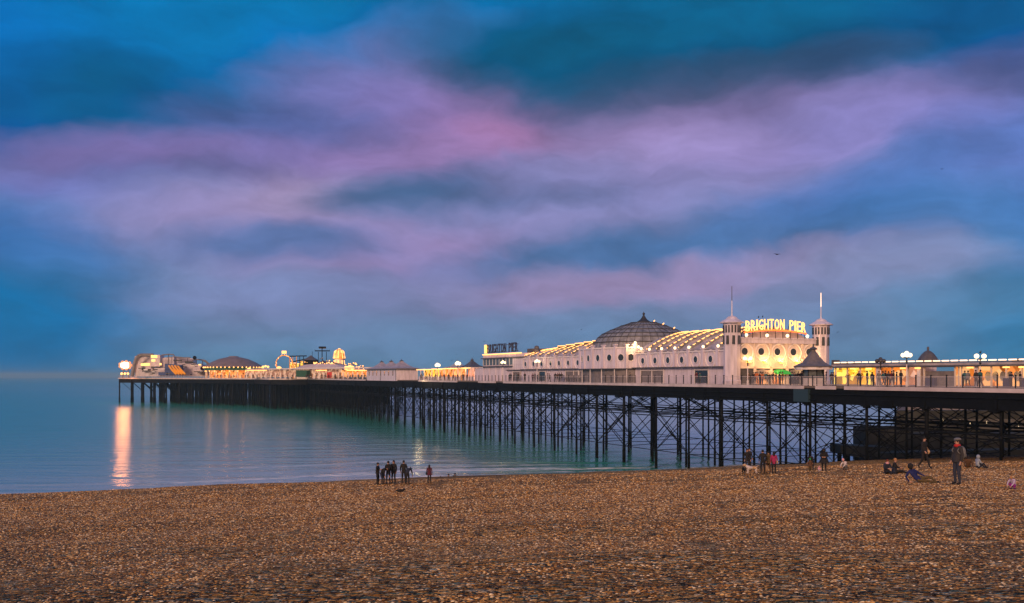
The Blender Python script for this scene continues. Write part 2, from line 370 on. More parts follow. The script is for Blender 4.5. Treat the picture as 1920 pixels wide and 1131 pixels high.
ng.links.new(dm.outputs[0], dp.inputs['Density'])
iop = ng.nodes.new('GeometryNodeInstanceOnPoints'); ci = ng.nodes.new('GeometryNodeCollectionInfo'); ci.inputs[0].default_value = pcol
ci.inputs['Separate Children'].default_value = True; ci.inputs['Reset Children'].default_value = True; iop.inputs['Pick Instance'].default_value = True
rs = ng.nodes.new('FunctionNodeRandomValue'); rs.data_type = 'FLOAT'; rs.inputs[2].default_value = .022; rs.inputs[3].default_value = .068
dms = ng.nodes.new('ShaderNodeMapRange'); ng.links.new(sx_.outputs[1], dms.inputs[0]); dms.inputs[1].default_value = 9; dms.inputs[2].default_value = 70; dms.inputs[3].default_value = .95; dms.inputs[4].default_value = 2.4
ms = ng.nodes.new('ShaderNodeMath'); ms.operation = 'MULTIPLY'; ng.links.new(rs.outputs[1], ms.inputs[0]); ng.links.new(dms.outputs[0], ms.inputs[1])
rr = ng.nodes.new('FunctionNodeRandomValue'); rr.data_type = 'FLOAT_VECTOR'; rr.inputs[0].default_value = (-.5,-.5,0); rr.inputs[1].default_value = (.5,.5,6.28)
ng.links.new(gi.outputs[0], dp.inputs[0]); ng.links.new(dp.outputs[0], iop.inputs['Points']); ng.links.new(ci.outputs[0], iop.inputs['Instance'])
ng.links.new(ms.outputs[0], iop.inputs['Scale']); ng.links.new(rr.outputs[0], iop.inputs['Rotation'])
ng.links.new(iop.outputs[0], go.inputs[0])
md = peb.modifiers.new('scatter', 'NODES'); md.node_group = ng

# ------------------------------------------------------------------ the sea
wm = bpy.data.materials.new('sea water'); wm.use_nodes = True; t = wm.node_tree; b = t.nodes['Principled BSDF']
b.inputs['Base Color'].default_value = (.03,.33,.24,1); b.inputs['Roughness'].default_value = .13; b.inputs['IOR'].default_value = 1.55; b.inputs['Specular Tint'].default_value = (.76,1,.86,1); b.inputs['Specular IOR Level'].default_value = .6
g = t.nodes.new('ShaderNodeNewGeometry')
def wn(scale, sx, sy, det=3., rot=6):
    m_ = t.nodes.new('ShaderNodeMapping'); m_.inputs['Scale'].default_value = (sx, sy, 1); m_.inputs['Rotation'].default_value = (0,0,R(-rot)); t.links.new(g.outputs['Position'], m_.inputs[0])
    n = tn('ShaderNodeTexNoise', Scale=scale, Detail=det); t.links.new(m_.outputs[0], n.inputs['Vector']); return n.outputs[0]
n1 = wn(.35, .25, 1., 4.); n2 = wn(1.6, .45, 1., 3.)
b1 = tn('ShaderNodeBump', Strength=.3, Distance=.45); t.links.new(n1, b1.inputs['Height'])
b2 = tn('ShaderNodeBump', Strength=.45, Distance=.10); t.links.new(n2, b2.inputs['Height']); t.links.new(b1.outputs[0], b2.inputs['Normal'])
n0 = wn(.2, .16, 1., 3., 4)
b0 = tn('ShaderNodeBump', Strength=.8, Distance=.7); t.links.new(n0, b0.inputs['Height']); t.links.new(b2.outputs[0], b0.inputs['Normal'])
t.links.new(b0.outputs[0], b.inputs['Normal'])
at_ = t.nodes.new('ShaderNodeAttribute'); at_.attribute_name = 'foam'
fnz = wn(1.1, .35, 1.6, 6.)
fm = t.nodes.new('ShaderNodeMath'); fm.operation = 'MULTIPLY'; t.links.new(at_.outputs['Fac'], fm.inputs[0])
fr_ = t.nodes.new('ShaderNodeMapRange'); t.links.new(fnz, fr_.inputs[0]); fr_.inputs[1].default_value = .40; fr_.inputs[2].default_value = .60; t.links.new(fr_.outputs[0], fm.inputs[1])
fmx = t.nodes.new('ShaderNodeMix'); fmx.data_type = 'RGBA'; t.links.new(fm.outputs[0], fmx.inputs[0]); fmx.inputs[6].default_value = (.03,.33,.24,1); fmx.inputs[7].default_value = (.95,.88,.86,1)
t.links.new(fmx.outputs[2], b.inputs['Base Color'])
for nm, cc in (('sky_sheen_shore', (.60,.55,.55,1)), ('brown_shallows', (.05,.055,.025,1)), ('sky_sheen_far', (.48,.52,.55,1))):  # the two pale tones paint bright sky reflection into the water's base colour
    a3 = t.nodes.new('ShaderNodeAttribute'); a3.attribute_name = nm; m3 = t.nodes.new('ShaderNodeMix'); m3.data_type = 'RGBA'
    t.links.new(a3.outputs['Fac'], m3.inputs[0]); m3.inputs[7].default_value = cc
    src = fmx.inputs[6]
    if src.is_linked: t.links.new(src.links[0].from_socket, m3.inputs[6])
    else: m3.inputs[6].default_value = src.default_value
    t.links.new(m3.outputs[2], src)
rmx = t.nodes.new('ShaderNodeMapRange'); t.links.new(fm.outputs[0], rmx.inputs[0]); rmx.inputs[3].default_value = .16; rmx.inputs[4].default_value = .8; t.links.new(rmx.outputs[0], b.inputs['Roughness'])
sv = []; sf = []; fo = []; ps = []; bs = []; ms_ = []
ys = [60+.8*i for i in range(63)]+[110.4+.4*i for i in range(127)]+[161.2+.8*i for i in range(63)]+[212+3*i for i in range(30)]+[310,340,380,440,520,640,800,1100,1600,2600,5000,9000]
xs = [-9000,-3000,-1200,-600,-350,-220,-150]+[-120+1.6*i for i in range(151)]+[130,170,240,400,800,2000,6000,9000]
for y in ys:
    for x in xs:
        d = y-(interp(CR, x)+13)                # metres out from the water's edge
        am = max(0, min(1, (x+75)/60))*math.exp(-max(d,0)/45)*max(0, min(1, (240-y)/20))
        ph = (d+2.5*noise.noise(Vector((x*.05,y*.02,1))))
        w = .5+.5*math.sin(ph*.62+.4*noise.noise(Vector((x*.1,y*.1,9))))
        lineN = max(0, noise.noise(Vector((x*.035, round(ph*.62/6.283)*3.1, 4)))+.30)
        z = am*.45*(w**3)
        sv.append((x, y, z))
        wl = max(0, min(1, (14-x)/26)); kk = max(0, min(1, (x+.4244*y-88)/35)); ms_.append(.9*kk*kk*(3-2*kk)*max(0, min(1, 1-(y-500)/900))); ps.append(.95*wl*math.exp(-max(d,0)/60)); bs.append((1-wl)*.8*math.exp(-max(d,0)/14))  # masks for the painted sky brightness: beyond the pier, left inshore; then brown shallows
        near = max(0, min(1, 1-(d-16)/26))
        ff = 0
        for dk, xa, xb, wd in ((24.5,-30,6,.9),(31,-48,26,1.0),(39,-26,12,.8),(27,-2,30,.8),(50,-60,-5,.7),(35,8,40,.6)):
            rr_ = max(0, min(1, (x-xa)/8))*max(0, min(1, (xb-x)/8))
            ff = max(ff, rr_*max(0, 1-abs(d-dk-2.2*noise.noise(Vector((x*.07,dk,2))))/wd))
        fo.append(min(1, 1.3*ff+am*5.*near*max(0, w-.62)/.38*lineN*2.2)+(max(0, 1-abs(d-1)/2.)*.8 if am > 0 else .3*max(0, 1-abs(d-.5))))
nx = len(xs)
for j in range(len(ys)-1):
    for i in range(nx-1): sf.append((j*nx+i, j*nx+i+1, (j+1)*nx+i+1, (j+1)*nx+i))
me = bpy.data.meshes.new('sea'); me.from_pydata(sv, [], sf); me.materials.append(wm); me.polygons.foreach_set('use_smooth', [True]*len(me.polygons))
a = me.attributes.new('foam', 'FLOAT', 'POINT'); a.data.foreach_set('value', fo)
a = me.attributes.new('sky_sheen_shore', 'FLOAT', 'POINT'); a.data.foreach_set('value', ps)
a = me.attributes.new('sky_sheen_far', 'FLOAT', 'POINT'); a.data.foreach_set('value', ms_)
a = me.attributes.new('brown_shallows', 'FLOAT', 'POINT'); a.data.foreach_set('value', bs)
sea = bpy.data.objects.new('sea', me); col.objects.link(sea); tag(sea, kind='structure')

# ------------------------------------------------------------------ the pier
C0 = W(60, 0, 0)
pier = thing('pier', (C0.x, C0.y, 0), 'long dark iron pier on stilts running from the beach far out to sea', 'pier')
WID = 23.
s_end = s_of(576, 0)
s_start = 45.
MB(ST).box((s_start,-.02,12.55),(s_end,WID,DECK)).build('deck', M['deck'], pier)
C = Vector((-100.4,397)); D_ = Vector((-86,403)); E_ = Vector((-118,438)); F_ = Vector((-207,505)); G_ = Vector((-196,560)); H_ = Vector((-120,585)); I_ = Vector((-55,520)); J_ = Vector((-60,440))
q = W(s_end, WID, 0); q0 = W(s_end, 0, 0)
head = [C, Vector((q0.x,q0.y)), Vector((q.x,q.y)), J_, I_, H_, G_, F_, E_]
MB().prism([(p.x,p.y) for p in head], 12.55, DECK+.004).build('deck', M['deck'], pier)
# fascia: white edge boards with the gaps the photo shows
gaps = [(1568,1584),(1508,1530),(930,944),(858,897),(686,785)]
edges = [1985]+[x for gq in gaps for x in (gq[1], gq[0])]+[578]
for a_, b_ in zip(edges[::2], edges[1::2]):
    S().box((s_of(a_,0),-.12,12.42),(s_of(b_,0),-.02,12.82)).build('fascia', M['fascia'], pier)
hf = MB()
hp = [q0, Vector((C.x,C.y,0)), Vector((E_.x,E_.y,0)), Vector((F_.x,F_.y,0))]
for a_, b_ in zip(hp, hp[1:]):
    d = Vector((b_.x-a_.x, b_.y-a_.y, 0)).normalized(); n_ = Vector((d.y,-d.x,0))
    if n_.y > 0: n_ = -n_
    p = [a_, b_, b_+n_*.2, a_+n_*.2]
    hf.prism([(k.x,k.y) for k in p], 12.3, 12.9)
hf.build('fascia', M['fascia'], pier)
# girders
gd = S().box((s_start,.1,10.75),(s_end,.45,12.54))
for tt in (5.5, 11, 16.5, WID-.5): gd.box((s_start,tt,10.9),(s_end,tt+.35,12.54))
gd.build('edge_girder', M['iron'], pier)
hg = MB()
for a_, b_ in zip(head, head[1:]+head[:1]):
    d = (b_-a_).normalized(); n_ = Vector((d.y,-d.x))
    c_ = Vector((sum(k.x for k in head)/9, sum(k.y for k in head)/9))
    if (c_-a_).dot(n_) < 0: n_ = -n_
    p = [a_+n_*.3, b_+n_*.3, b_+n_*.8, a_+n_*.8]
    hg.prism([(k.x,k.y) for k in p], 10.3, 12.54)
hg.build('edge_girder', M['iron'], pier)
# bents of piles
BAY = 8.8; TT = [.6, 5.9, 11.3, 16.7, 21.9]
bents = []; s = 62.
while s < s_end-3: bents.append(s+random.uniform(-.9,.9)); s += BAY
piles = []
def pile_mb(mb, p, r=.19, ground=None):
    gz = ground
    mb.mi(0).tube((p.x,p.y,max(gz,2.6)), (p.x,p.y,12.5), r, 8)
    if gz < 2.6: mb.mi(1).tube((p.x,p.y,gz-.2), (p.x,p.y,2.6), r*1.28, 8)
    mb.mi(0).tube((p.x,p.y,7.9),(p.x,p.y,8.35), r*1.5, 8).tube((p.x,p.y,10.9),(p.x,p.y,11.5), r*1.2, 8)
cnt = 0
rest = MB()
for bi, sb in enumerate(bents):
    for ti, tt in enumerate(TT):
        p = W(sb+random.uniform(-.25,.25), tt, 0); gz = max(-1.5, beach_z(p.x, p.y)-.2)
        if cnt < 99:
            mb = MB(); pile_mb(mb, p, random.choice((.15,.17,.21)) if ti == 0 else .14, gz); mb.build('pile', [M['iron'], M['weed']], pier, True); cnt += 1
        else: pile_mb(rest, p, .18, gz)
def inpoly(x, y):
    c = False; n = len(head)
    for i in range(n):
        a_, b_ = head[i], head[(i+1)%n]
        if (a_.y > y) != (b_.y > y) and x < (b_.x-a_.x)*(y-a_.y)/(b_.y-a_.y)+a_.x: c = not c
    return c
for i in range(60):
    for j in range(50):
        s = s_end-20+i*5.2; tq = -110+j*5.2
        p = W(s, tq, 0)
        q2 = W(s-1.2, tq+1.2, 0)
        if inpoly(p.x, p.y) and inpoly(q2.x, q2.y) and random.random() < .86:
            pile_mb(rest, p+Vector((random.uniform(-.6,.6),random.uniform(-.6,.6),0)), .36, -1)
            if j % 2 == 0 and inpoly(*W(s+5.2, tq, 0)[:2]): rest.tube(W(s,tq,11), W(s+5.2,tq,5), .12, 4).tube(W(s,tq,5), W(s+5.2,tq,11), .12, 4)
            if inpoly(*W(s, tq+5.2, 0)[:2]): rest.tube(W(s,tq,11), W(s,tq+5.2,6), .12, 4)
o = rest.build('pile', [M['iron'], M['weed']], pier); tag(o, kind='stuff')
# bracing: X ties along and across, two tiers, horizontal beams
def brace(mb, p, q, z0, z1, r=None):
    r = r or BR
    mb.tube((p.x,p.y,z0), (q.x,q.y,z1), r, 4).tube((p.x,p.y,z1), (q.x,q.y,z0), r, 4)
    m_ = (p+q)/2; mb.ball((m_.x, m_.y, (z0+z1)/2), .16, 6)
for bi in range(len(bents)):
    mb = MB(); hb = mb; sb = bents[bi]; BR = .042+.03*min(1, bi/16)
    for ti in range(4):
        p, q3 = W(sb, TT[ti], 0), W(sb, TT[ti+1], 0)
        lo = max(2.7, beach_z(p.x, p.y)+.3)
        if (bi+ti) % 2 == 0 or bi < 9: brace(mb, p, q3, 8.15, 11.0)
        if lo < 7 and ((bi+ti) % 2 == 1 or bi < 9): brace(mb, p, q3, lo, 8.05)
        for z in (8.1,): hb.tube((p.x,p.y,z), (q3.x,q3.y,z), .09, 4)
        if lo < 5: hb.tube((p.x,p.y,lo), (q3.x,q3.y,lo+random.uniform(-.2,.2)), .07, 4)
        hb.tube((p.x,p.y,11.0), (q3.x,q3.y,11.0), .1, 4)
    if bi < len(bents)-1:
        for ti, tt in enumerate(TT):
            p, q3 = W(sb, tt, 0), W(bents[bi+1], tt, 0)
            lo = max(2.7, beach_z(p.x, p.y)+.3)
            if ti in (0,4): brace(mb, p, q3, 8.15, 11.0)
            if lo < 7 and ti in (0,3): brace(mb, p, q3, lo, 8.05)
            for z in ((7.95, 8.35) if ti in (0,4) else (8.15,)): hb.tube((p.x,p.y,z), (q3.x,q3.y,z), .10, 4)
            if lo < 4 and ti in (0, 4): hb.tube((p.x,p.y,lo), (q3.x,q3.y,lo), .07, 4)
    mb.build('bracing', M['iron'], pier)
for s in bents:
    S().box((s-.18,.02,10.45),(s+.18,.6,12.3)).box((s-.5,.05,10.6),(s+.5,.5,10.9)).build('deck_bracket', M['iron'], pier)
for k in range(26):
    s = random.uniform(60, s_end-20); S().box((s,-.05,random.uniform(10.4,11.)),(s+random.uniform(.4,2.5),.3,random.uniform(11.2,12.2))).build('junction_box', M['iron'], pier)
S().tube((s_start,-.06,11.9),(s_of(900,0),-.06,11.75),.07,5).build('pipe', M['iron'], pier)
S().tube((s_of(1530,0),-.1,11.2),(s_of(1100,0),-.1,11.35),.05,5).build('pipe', M['iron'], pier)
# railing
rl = thing('pier_railing', W(70,.15,DECK), 'black post and mesh railing along the near edge of the pier deck', 'railing')
s = 62.; cnt = 0; extra = S()
gapb = (s_of(783,0)-1, s_of(690,0)+1)
posts = []
while s < s_end:
    if not (gapb[0] < s < gapb[1]):
        posts.append(s)
    s += 1.95
for k, s in enumerate(posts):
    mb = S() if k < 99 else extra
    mb.box((s-.05,.12,DECK),(s+.05,.22,DECK+1.22)).box((s-.07,.10,DECK+1.22),(s+.07,.24,DECK+1.28))
    if k < 99: mb.build('post', M['post'], rl)
tag(extra.build('post', M['post'], rl), kind='stuff')
for a_, b_ in ((62., gapb[0]), (gapb[1], s_end)):
    S().box((a_,.15,DECK+1.06),(b_,.19,DECK+1.11)).box((a_,.15,DECK+.12),(b_,.19,DECK+.16)).build('rail', M['fascia'], rl)
S().add([(62.,.17,DECK+.16),(s_of(1405,0),.17,DECK+.16),(s_of(1405,0),.17,DECK+1.06),(62.,.17,DECK+1.06)], [(0,1,2,3)]).build('mesh_panel', M['panel'], rl)
S().add([(s_of(1405,0),.17,DECK+.16),(s_of(960,0),.17,DECK+.16),(s_of(960,0),.17,DECK+1.0),(s_of(1405,0),.17,DECK+1.0)], [(0,1,2,3)]).build('mesh_panel', mat('fine mesh panel', (.5,.46,.5), .6, alpha=.12), rl)
# pierhead railing
pr_ = thing('pierhead_railing', (C.x,C.y,DECK), 'pale railing around the seaward end of the pier', 'railing')
for a_, b_ in ((C,E_),(E_,F_),(F_,G_)):
    n = int((b_-a_).length/2.2); mb = MB()
    for i in range(n+1):
        p = a_.lerp(b_, i/n); mb.box((p.x-.06,p.y+.3,DECK),(p.x+.06,p.y+.42,DECK+1.2))
    mb.tube((a_.x,a_.y+.36,DECK+1.15),(b_.x,b_.y+.36,DECK+1.15),.07,4).tube((a_.x,a_.y+.36,DECK+.5),(b_.x,b_.y+.36,DECK+.5),.05,4)
    mb.build('rail', M['fascia'], pr_)

# ------------------------------------------------------------------ buildings on the pier: helpers in pier coordinates
def ring(mb, c, r, tr, axis, n=20, a0=0., a1=2*math.pi):
    """a round moulding; axis 's' = in the plane of the long side wall, 't' = in the plane of the front"""
    pts = []
    for i in range(n+1):
        a = a0+(a1-a0)*i/n; x, z = r*math.cos(a), r*math.sin(a)
        pts.append((c[0]+x, c[1], c[2]+z) if axis == 's' else (c[0], c[1]+x, c[2]+z))
    return mb.path(pts, tr, 5)
def disc(mb, c, r, axis, th=.06, n=20, rz=None):
    rz = rz or r; vs = []
    for k in (-th, th):
        for i in range(n):
            a = 2*math.pi*i/n; x, z = r*math.cos(a), rz*math.sin(a)
            vs.append((c[0]+x, c[1]+k, c[2]+z) if axis == 's' else (c[0]+k, c[1]+x, c[2]+z))
    return mb.add(vs, [tuple(range(n)), tuple(range(2*n-1, n-1, -1))]+[(i,(i+1)%n,n+(i+1)%n,n+i) for i in range(n)])
def no_sample(*names):
    for n in names: M[n].cycles.emission_sampling = 'NONE'
no_sample('dim_lit','flood_halo','bulb','bulb_white','globe','neon','letter_lit','flood','lit_orange','lit_yellow','pale_lit','yellow','green_lit')

T0 = 2.76
sA = s_of(1370, T0)                         # the front (towers)
sR1 = s_of(1191, T0); sR0 = s_of(1096, T0)  # the domed drum
sB = s_of(982, T0)                          # the far end of the ribbed roof
pal = thing('amusement_hall', W(sA, T0, DECK), 'long pink and white amusement hall with shallow grey dome, round windows and lit ribbed roof', 'building')
zE, zR, zL = 17.45, 20.75, 15.2             # eaves, ridge, ledge
TF = T0+16
for a_, b_ in ((sA+.3, sR1), (sR0, sB)):
    S().box((a_,T0,DECK),(b_,TF,zE)).build('wall', M['wall'], pal)
# ledge / canopy line along the side
for a_, b_ in ((sA+.9, sR1-.1), (sR0+.1, sB)):
    S().box((a_,T0-.75,zL-.02),(b_,T0-.02,zL+.12)).build('canopy_ledge', M['ledge'], pal)
# pilasters, niches and round windows
def side_bay(sw, zc=16.35, r=.47):
    w = disc(S(), (sw,T0-.05,zc), r, 's').build('window', M['glass'], pal)
    ring(S(), (sw,T0-.07,zc), r+.06, .07, 's').build('frame', M['trim'], w)
    ring(S(), (sw,T0-.05,zc+.05), 1.25, .09, 's').build('niche_moulding', M['trim'], pal)
for u_ in (1206,1229,1253,1279,1305,1333,1084,1066,1049,1033,1016,1001,986): side_bay(s_of(u_, T0))
for u_ in (1218,1241,1266,1292,1319,1347,1091,1074.5,1057.5,1041,1024.5,1008.5,993):
    s = s_of(u_, T0); S().box((s-.28,T0-.30,zL+.14),(s+.28,T0+.1,zE+.35)).box((s-.36,T0-.38,zE+.35),(s+.36,T0+.2,zE+.5)).build('pilaster', M['wall'], pal)
for a_, b_ in ((sA+1.3, sR1-.3), (sR0+.3, sB)):
    S().box((a_,T0-.22,zE-.02),(b_,T0+.3,zE+.18)).build('cornice', M['trim'], pal)
# dark openings on the ground floor
for u1, u2, mk in ((962,976,'shutter'),(1011,1023.5,'glass'),(1061,1092,'shutter'),(1202,1245,'shutter'),(1303,1329,'glass')):
    a_, b_ = s_of(u2,T0), s_of(u1,T0)
    o = S().box((a_,T0-.05,DECK+.1),(b_,T0+.05,zL-.25)).build('opening', M[mk], pal)
    fr = S()
    n = max(1, int((b_-a_)/2.4))
    for i in range(n+1): x = a_+(b_-a_)*i/n; fr.box((x-.07,T0-.14,DECK),(x+.07,T0-.05,zL-.2))
    fr.box((a_,T0-.14,zL-.42),(b_,T0-.06,zL-.3)); fr.build('frame', M['trim'], o)
# barrel roofs with light ribs
def rz(t, ridge=zR):
    k = (t-(T0+8))/8.3; return zE+.15+(ridge-zE-.15)*max(0, 1-abs(k)**1.75)
def barrel(a_, b_, ribs, ridge, hip=0):
    n = 14; vs = []; tt = [T0-.1+16.2*i/n for i in range(n+1)]
    mb = S()
    vs = [(a_, t, rz(t, ridge)) for t in tt]+[(b_, t, rz(t, ridge-hip)) for t in tt]
    mb.add(vs, [(i,i+1,n+2+i,n+1+i) for i in range(n)]); mb.add([(a_,t,rz(t,ridge)) for t in tt]+[(a_,tt[-1],zE-.05),(a_,tt[0],zE-.05)], [tuple(range(n+3))])
    mb.add([(b_,t,rz(t,ridge-hip)) for t in tt]+[(b_,tt[-1],zE-.05),(b_,tt[0],zE-.05)], [tuple(range(n+3))])
    roof = mb.build('roof', M['roof'], pal)
    for s in ribs:
        f = (s-a_)/(b_-a_); rg = ridge-hip*f
        tt2 = [T0+.1+8.*i/10 for i in range(11)]
        rb = S()
        pts = [(s, t, rz(t, rg)+.16) for t in tt2]
        for p, q in zip(pts, pts[1:]): rb.box((p[0]-.16,p[1],min(p[2],q[2])-.3),(p[0]+.16,q[1],max(p[2],q[2])-.02))
        rb.build('roof_rib', M['lead'], pal)
        lt = S()
        for p, q in zip(pts, pts[1:]):
            p = Vector(p); q = Vector(q); lt.tube(p.lerp(q,.10)+Vector((0,-.1,.12)), p.lerp(q,.90)+Vector((0,-.1,.12)), .11, 5)
        lt.build('festoon_light', M['bulb'], pal)
        lamp(W(s-.9, T0+2.2, rz(T0+2.2, rg)+.8), 16, (1,.5,.16), .2, 'rib_glow', pal); lamp(W(s-.9, T0+5., rz(T0+5., rg)+.8), 14, (1,.5,.16), .2, 'rib_glow', pal)
    return roof
ribsR = [s_of(u_,T0) for u_ in (1212,1230,1250,1271,1294,1319,1346)]
barrel(sA+.4, sR1-.2, ribsR, 20.85)
ribsL = [s_of(u_,T0) for u_ in (1087,1071,1055,1039,1023,1008,994,982.5)]
barrel(sR0+.2, sB, ribsL, 20.7, 1.3)
for k, s in enumerate(ribsL[:5]):            # raised clerestory strip near the ridge
    x0, x1 = ribsL[k+1], s
    zc_ = rz(T0+4.4, 20.7-1.3*(x0-sR0)/(sB-sR0))-.1; S().box((x1+.15,T0+4.4,zc_),(x0-.15,T0+4.7,zc_+.7)).build('clerestory', M['dark_roof'], pal)
    lt = S().tube((x1,T0+4.3,zc_+.1),(x1,T0+4.3,zc_+.7),.1,5).tube((x1+.3,T0+4.3,zc_+.78),(x0-.3,T0+4.3,zc_+.78),.08,5)
    lt.build('festoon_light', M['bulb'], pal)
for k, u_ in enumerate((1218,1241,1266,1292,1319,1347)):
    s = s_of(u_,T0); S().ball((s,T0-.05,zE+.72),.22,10).build('globe_light', M['globe'], pal, True)
for u_, dz in ((1189,1.9),(1195,1.2),(1200,.9)):
    s = s_of(u_,T0); S().ball((s,T0+.2,zE+dz),.24,10).build('globe_light', M['globe'], pal, True)
lamp(W(sR1-.5,T0-.6,zE+1.6), 260, (1,.55,.2), .3, 'eaves_lamp', pal)
# small hipped gablets in each bay by the eaves
for ulist in ((1206,1229,1253,1279,1305,1333),(1084,1066,1049,1033,1016,1001)):
    for u_ in ulist:
        s = s_of(u_,T0)
        S().add([(s-1.35,T0-.02,zE+.2),(s+1.35,T0-.02,zE+.2),(s+1.35,T0+1.9,rz(T0+1.9)+.02),(s-1.35,T0+1.9,rz(T0+1.9)+.02),(s,T0+1.2,zE+1.35)],[(0,1,4),(1,2,4),(2,3,4),(3,0,4)]).build('gablet', M['pale_roof'], pal)
# the drum and the dome
dc = at(1207, 600, 168.5); sm = (sR1+sR0)/2
drumR = 11.6; dz_top = 18.45
ang = []
import itertools
def sa(p):                                   # world -> pier (s,t)
    d = Vector((p.x-83, p.y)); return d.x*AX+d.y*AY, d.x*WX+d.y*WY
ds, dt = sa(dc)
dpts = []
half = (sR0-sR1)/2
for i in range(9):
    a = math.pi*i/8; dpts.append((sm-half*math.cos(a)*1.0, T0-.05-3.0*math.sin(a)))
mb = S(); n = len(dpts)
poly = dpts+[(sR0, TF), (sR1, TF)]
mb.prism(poly, zL, dz_top); mb.build('drum_wall', M['wall'], pal)
S().prism([(sm+(x-sm)*.985, T0+(y-T0)*.9 if y < T0 else y) for x, y in poly], DECK, zL-.02).build('wall', M['shutter'], pal)
pl = [(sm+(x-sm)*1.03, T0+(y-T0)*1.2-.12) for x, y in dpts]
S().prism(pl+[(sR0,T0+.5),(sR1,T0+.5)], zL-.14, zL-.01).build('canopy_ledge', M['ledge'], pal)
S().prism([(sm+(x-sm)*1.012, T0+(y-T0)*1.05-.05) for x, y in dpts]+[(sR0,T0+.5),(sR1,T0+.5)], dz_top-.01, dz_top+.22).build('cornice', M['trim'], pal)
def on_drum(a):
    return (sm-half*math.cos(a), T0-.05-3.0*math.sin(a))
for i in range(9):
    x, y = dpts[i]; S().box((x-.22,y-.24,zL),(x+.22,y+.2,dz_top+.5)).box((x-.34,y-.36,dz_top+.5),(x+.34,y+.3,dz_top+.66)).build('pilaster', M['wall'], pal)
    if i < 8:
        a0_, a1_ = Vector((*dpts[i],0)), Vector((*dpts[i+1],0)); c = (a0_+a1_)/2; d = (a1_-a0_).normalized(); nn = Vector((d.y,-d.x,0))
        if nn.y > 0: nn = -nn
        def dd(r, off, th=.05, n_=18):
            vs = []
            for k in (off-th, off+th):
                for j in range(n_):
                    aa = 2*math.pi*j/n_; p = c+d*(r*math.cos(aa))+nn*k; vs.append((p.x,p.y,16.95+r*math.sin(aa)))
            return S().add(vs, [tuple(range(n_)), tuple(range(2*n_-1,n_-1,-1))]+[(j,(j+1)%n_,n_+(j+1)%n_,n_+j) for j in range(n_)])
        w = dd(.55, .02).build('window', M['glass'], pal)
        pts = [c+d*(.6*math.cos(2*math.pi*j/18))+nn*.06+Vector((0,0,16.95+.6*math.sin(2*math.pi*j/18))) for j in range(19)]
        S().path(pts, .07, 5).build('frame', M['trim'], w)
cols = S()
for i in range(9):
    x, y = pl[i]; cols.tube((x,y+.25,DECK),(x,y+.25,zL-.14),.07,6)
cols.build('canopy_post', M['trim'], pal)
prof = [(9.05,-.55),(9.0,.4),(8.75,1.5),(8.1,2.4),(7.3,3.05),(5.85,3.75),(4.,4.5),(2.3,5.05),(1.9,5.15)]
zb = 18.2; dcb = (dc.x, dc.y, zb)
m1 = MB().lathe(dcb, prof, 40); dome = m1.build('dome', M['lead'], pal, False)
rb = MB()
for r, z in prof[1:-1]:
    for i in range(40):
        a, b2 = 2*math.pi*i/40, 2*math.pi*(i+1)/40
        rb.tube((dc.x+r*math.cos(a),dc.y+r*math.sin(a),zb+z+.02),(dc.x+r*math.cos(b2),dc.y+r*math.sin(b2),zb+z+.02),.10,4)
rb.build('dome_ring', M['seam'], dome)
rb = MB()
for i in range(40):
    a = 2*math.pi*i/40
    rb.path([(dc.x+(r+.02)*math.cos(a),dc.y+(r+.02)*math.sin(a),zb+z+.02) for r, z in prof[:-1]], .035, 4)
rb.build('dome_seam', M['seam'], dome)
MB().lathe((dc.x,dc.y,zb+5.1), [(1.35,-.1),(1.2,.15),(.62,.55),(.36,.9),(.16,1.25),(.12,1.35),(.24,1.5),(.22,1.65),(.05,1.8),(.04,1.95)], 12).build('finial', M['seam'], dome)
db = MB()
for k in range(7): a = R(-35+k*3); r, z = prof[7-k//2]; db.ball((dc.x+(r+.1)*math.cos(R(-50)+k*.05),dc.y+(r+.1)*math.sin(R(-50)+k*.05),zb+z+.2+.12*(k%2)),.10,6)
db.build('festoon_light', M['bulb'], dome)
# front facade between the towers
uT = lambda t, s_=sA: 960+F*(W(s_,t,0).x)/(W(s_,t,0).y)
S().box((sA-.1,T0+1.0,zL),(sA+.3,TF-1.0,19.0)).build('wall', M['wall_warm'], pal)
S().box((sA-.38,T0+1.05,18.5),(sA+.32,TF-1.05,19.25)).box((sA-.5,T0+1.06,19.1),(sA+.33,TF-1.06,19.3)).build('cornice', M['wall'], pal)
S().box((sA+.0,T0+1.0,DECK),(sA+.25,TF-1.0,zL-.02)).build('wall', M['ledge'], pal)
for k in range(5):
    t = T0+2.45+k*2.78
    ring(S(), (sA-.12,t,17.25), 1.2, .13, 't', 24).build('niche_moulding', M['trim'], pal)
    w = disc(S(), (sA-.14,t-.25,17.35), .5, 't').build('window', M['glass'], pal)
    ring(S(), (sA-.16,t-.25,17.35), .55, .06, 't').build('frame', M['trim'], w)
    wl = S().box((sA-.55,t-.05,15.75),(sA-.3,t+.5,16.0)).build('wall_light', M['lit_yellow'], pal)
    lamp(W(sA-.75,t+.35,16.1), 95, (1,.55,.18), .12, 'niche_lamp', wl)
    if k < 4: S().box((sA-.24,t+1.25,15.3),(sA-.1,t+1.53,18.5)).build('pilaster', M['wall_warm'], pal)
    if k > 0:
        o = S().box((sA-.05,t-1.0,DECK+.05),(sA-.02,t+1.0,14.7)).build('doorway', M['lit_orange'] if k in (1,2) else M['glass'], pal)
        S().box((sA-.12,t-1.1,DECK),(sA-.03,t-1.0,14.8)).box((sA-.12,t+1.0,DECK),(sA-.03,t+1.1,14.8)).build('frame', M['trim'], o)
for k in range(6):
    t = T0+1.1+k*2.78; S().box((sA-.3,t-.18,DECK),(sA-.1,t+.18,zL)).build('column', M['wall_warm'], pal)
